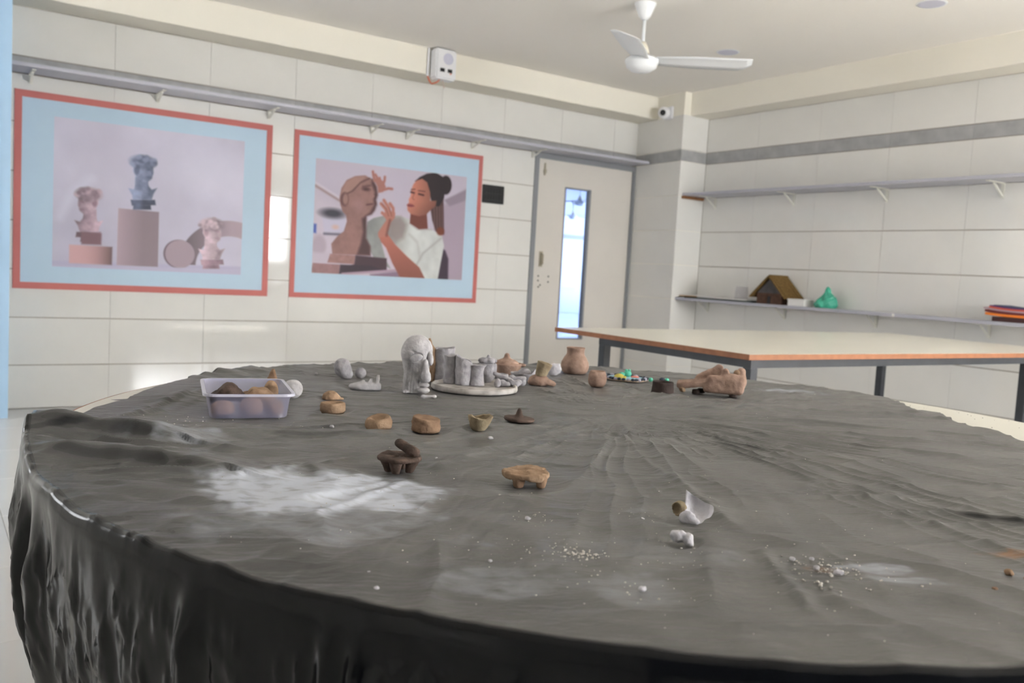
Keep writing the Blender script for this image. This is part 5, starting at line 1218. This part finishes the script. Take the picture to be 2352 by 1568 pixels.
def ramp(fac, lo, hi):
    m_ = N('ShaderNodeMapRange'); nt.links.new(fac, m_.inputs[0]); m_.inputs[1].default_value = lo; m_.inputs[2].default_value = hi; return m_.outputs[0]
dust = mth('MULTIPLY', attr('dust').outputs['Fac'], mth('MULTIPLY_ADD', ramp(noise_(7, 8, stretch=(1, 2.2, 1)), 0.25, 0.7), 0.38, 0.62))
col = mixc(dust, (0.0045, 0.0050, 0.0068, 1), (0.172, 0.167, 0.160, 1))
pfac = mth('MULTIPLY', attr('powder').outputs['Fac'], ramp(mth('MULTIPLY_ADD', attr('powder').outputs['Fac'], 0.30, noise_(40, 10, stretch=(1, 2.0, 1))), 0.36, 0.80))
col = mixc(pfac, col, (0.58, 0.61, 0.68, 1))
rfac = mth('MULTIPLY', attr('rust').outputs['Fac'], ramp(noise_(80, 8), 0.3, 0.6)); col = mixc(rfac, col, (0.30, 0.14, 0.05, 1))
nt.links.new(col, bs.inputs['Base Color'])
ro = mth('MULTIPLY_ADD', dust, 0.16, 0.20); ro = mth('MULTIPLY_ADD', pfac, 0.4, ro); nt.links.new(ro, bs.inputs['Roughness'])
nt.links.new(mth('MULTIPLY_ADD', attr('top').outputs['Fac'], -0.06, 0.30), bs.inputs['Specular IOR Level'])
b1 = N('ShaderNodeBump'); b1.inputs['Strength'].default_value = 0.55; b1.inputs['Distance'].default_value = 0.006
hsum = mth('MULTIPLY_ADD', mth('ABSOLUTE', mth('SUBTRACT', noise_(16, 5, stretch=(1, 2.6, 1)), 0.5)), -1.4, mth('MULTIPLY', noise_(55, 3, stretch=(1, 1.6, 1)), 0.12))
hsum = mth('MULTIPLY', hsum, mth('MULTIPLY_ADD', attr('top').outputs['Fac'], 0.9, 0.1)); nt.links.new(hsum, b1.inputs['Height']); nt.links.new(b1.outputs['Normal'], bs.inputs['Normal'])
sheet = link('plastic_sheet', me, 'black_sheet', None, None, None, True)
tag(sheet, 'crumpled black plastic sheet covering the round table, dusted with white powder', 'plastic sheet')

# ================================================================== PELLETS AND CRUMBS
PEL = [((.768, 1.171), 4.0, 'clay_grey_pale', 'pale clay pellet on the sheet below the crooked cup'), ((.565, 1.338), 3.6, 'clay_grey_pale', 'pale pellet left of the off-centre dish'), ((.635, 1.114), 3.0, 'clay_grey_pale', 'pale pellet just right of the dark rolling board'),
       ((.612, 1.07), 2.6, 'clay_grey_pale', 'flat pale chip beside the dark rolling board'), ((.558, .767), 3.0, 'clay_white', 'white pellet below the nearest toy table'), ((.679, .714), 2.6, 'clay_white', 'white pellet left of the clay shard'),
       ((.525, .546), 3.2, 'clay_white', 'oval white pellet below the knobbly lump'), ((.445, .667), 1.8, 'clay_white', 'white pellet by the bluish smear at the table front'), ((.329, .683), 2.2, 'clay_white', 'white pellet below the powder patch'),
       ((.319, .647), 2.2, 'clay_white', 'white pellet nearest the table edge under the powder patch'), ((.725, .544), 2.8, 'clay_white', 'white pellet at the left of the crumb trail'), ((.745, .536), 2.2, 'clay_white', 'roundest white pellet of the crumb trail'),
       ((.723, .514), 3.2, 'clay_grey_pale', 'grey oval chip inside the crumb trail'), ((.731, .495), 4.0, 'clay_white', 'biggest white chip of the crumb trail'), ((.895, .417), 4.2, 'clay_tan', 'tan pebble under the rusty stain'),
       ((.898, .400), 3.8, 'clay_brown', 'brown pebble under the rusty stain at the picture edge'), ((.835, .400), 2.6, 'clay_brown', 'lone brown pebble left of the rusty stain'), ((.794, 1.987), 4.0, 'clay_grey_pale', 'pale chip left of the potato shaped lump'), ((.517, 1.452), 4.6, 'clay_white', 'white pellet at the right foot of the plastic tub')]
for i, (P, r_, m, lab) in enumerate(PEL):
    o = clay('clay_pellet', lambda Q_, r_=r_: E_(Q_, (0, 0, r_ * .6), (r_ * 1.15, r_, r_ * .8)), (-r_ * 1.6, -r_ * 1.6, 0), (r_ * 1.6, r_ * 1.6, r_ * 2), r_ / 5, m, (P[0], P[1], TZ + .0006), random.uniform(0, 3), amp=.22 * r_, nsc=r_ * 1.1, seed=130 + i)
    tag(o, lab, 'clay pellet', 'stray clay pellets')
ico = bmesh.new(); bmesh.ops.create_icosphere(ico, subdivisions=1, radius=1.0); iv = np.array([v.co[:] for v in ico.verts]); ifc = np.array([[v.index for v in f.verts] for f in ico.faces]); ico.free()
CL = [((.563, .776), .012, 8, 1.0), ((.573, .762), .014, 12, .7), ((.538, .644), .012, 60, 1.1), ((.521, .649), .020, 40, .8), ((.54, .66), .05, 40, .6), ((.69, .723), .02, 16, .6), ((.651, .622), .014, 10, 1.0), ((.523, .564), .02, 12, 1.1),
      ((.745, .512), .012, 36, 1.3), ((.73, .525), .024, 22, 1.1), ((.74, .50), .035, 22, .9), ((.69, .478), .012, 10, 1.8), ((.76, .46), .02, 10, 1.2), ((.529, 1.385), .03, 10, .9), ((.42, 1.48), .04, 12, 1.0), ((.46, .90), .10, 24, .8), ((.40, .70), .10, 40, .7), ((.60, .56), .10, 50, .7), ((.85, .62), .12, 30, .7), ((.60, 1.05), .15, 20, .7), ((1.2, 1.25), .25, 26, .9), ((1.0, 1.0), .2, 14, .8), ((.30, 1.42), .05, 24, 1.1), ((1.52, 1.43), .03, 10, 1.0)]
cv = []; cf = []; nb = 0
for (c, sd, k, sz) in CL:
    for _ in range(k):
        x, y = c[0] + RNG.normal() * sd, c[1] + RNG.normal() * sd
        if math.hypot(x - CX, y - CY) > RT - 0.03: continue
        s_ = sz * RNG.uniform(.45, 1.25) * .001; zz = float(height(np.array([x]), np.array([y]))[0]) + TZ - .001
        if any(math.hypot(x - px, y - py) < r_ for px, py, r_ in PRESS): continue
        cv.append(iv * np.array([s_ * RNG.uniform(.8, 1.5), s_, s_ * .75]) + np.array([x, y, zz + s_ * .5])); cf.append(ifc + nb); nb += len(iv)
o = pydata('clay_crumbs', np.concatenate(cv), np.concatenate(cf).tolist(), 'clay_crumb', None, None, None, True)
tag(o, 'tiny white clay crumbs scattered over the black sheet', 'crumbs', None, 'stuff')
cv = []; cf = []; nb = 0
for _ in range(40):       # dirt specks on the bare right rim of the table
    a = RNG.uniform(-32, 2); r_ = RNG.uniform(.80, .985); x, y = CX + r_ * math.cos(math.radians(a)), CY + r_ * math.sin(math.radians(a)); s_ = RNG.uniform(.4, 1.2) * .001
    cv.append(iv * s_ + np.array([x, y, .7502])); cf.append(ifc + nb); nb += len(iv)
o = pydata('dirt_specks', np.concatenate(cv), np.concatenate(cf).tolist(), 'clay_dark'); tag(o, 'dark dirt specks on the bare white rim of the round table', 'dirt', None, 'stuff')
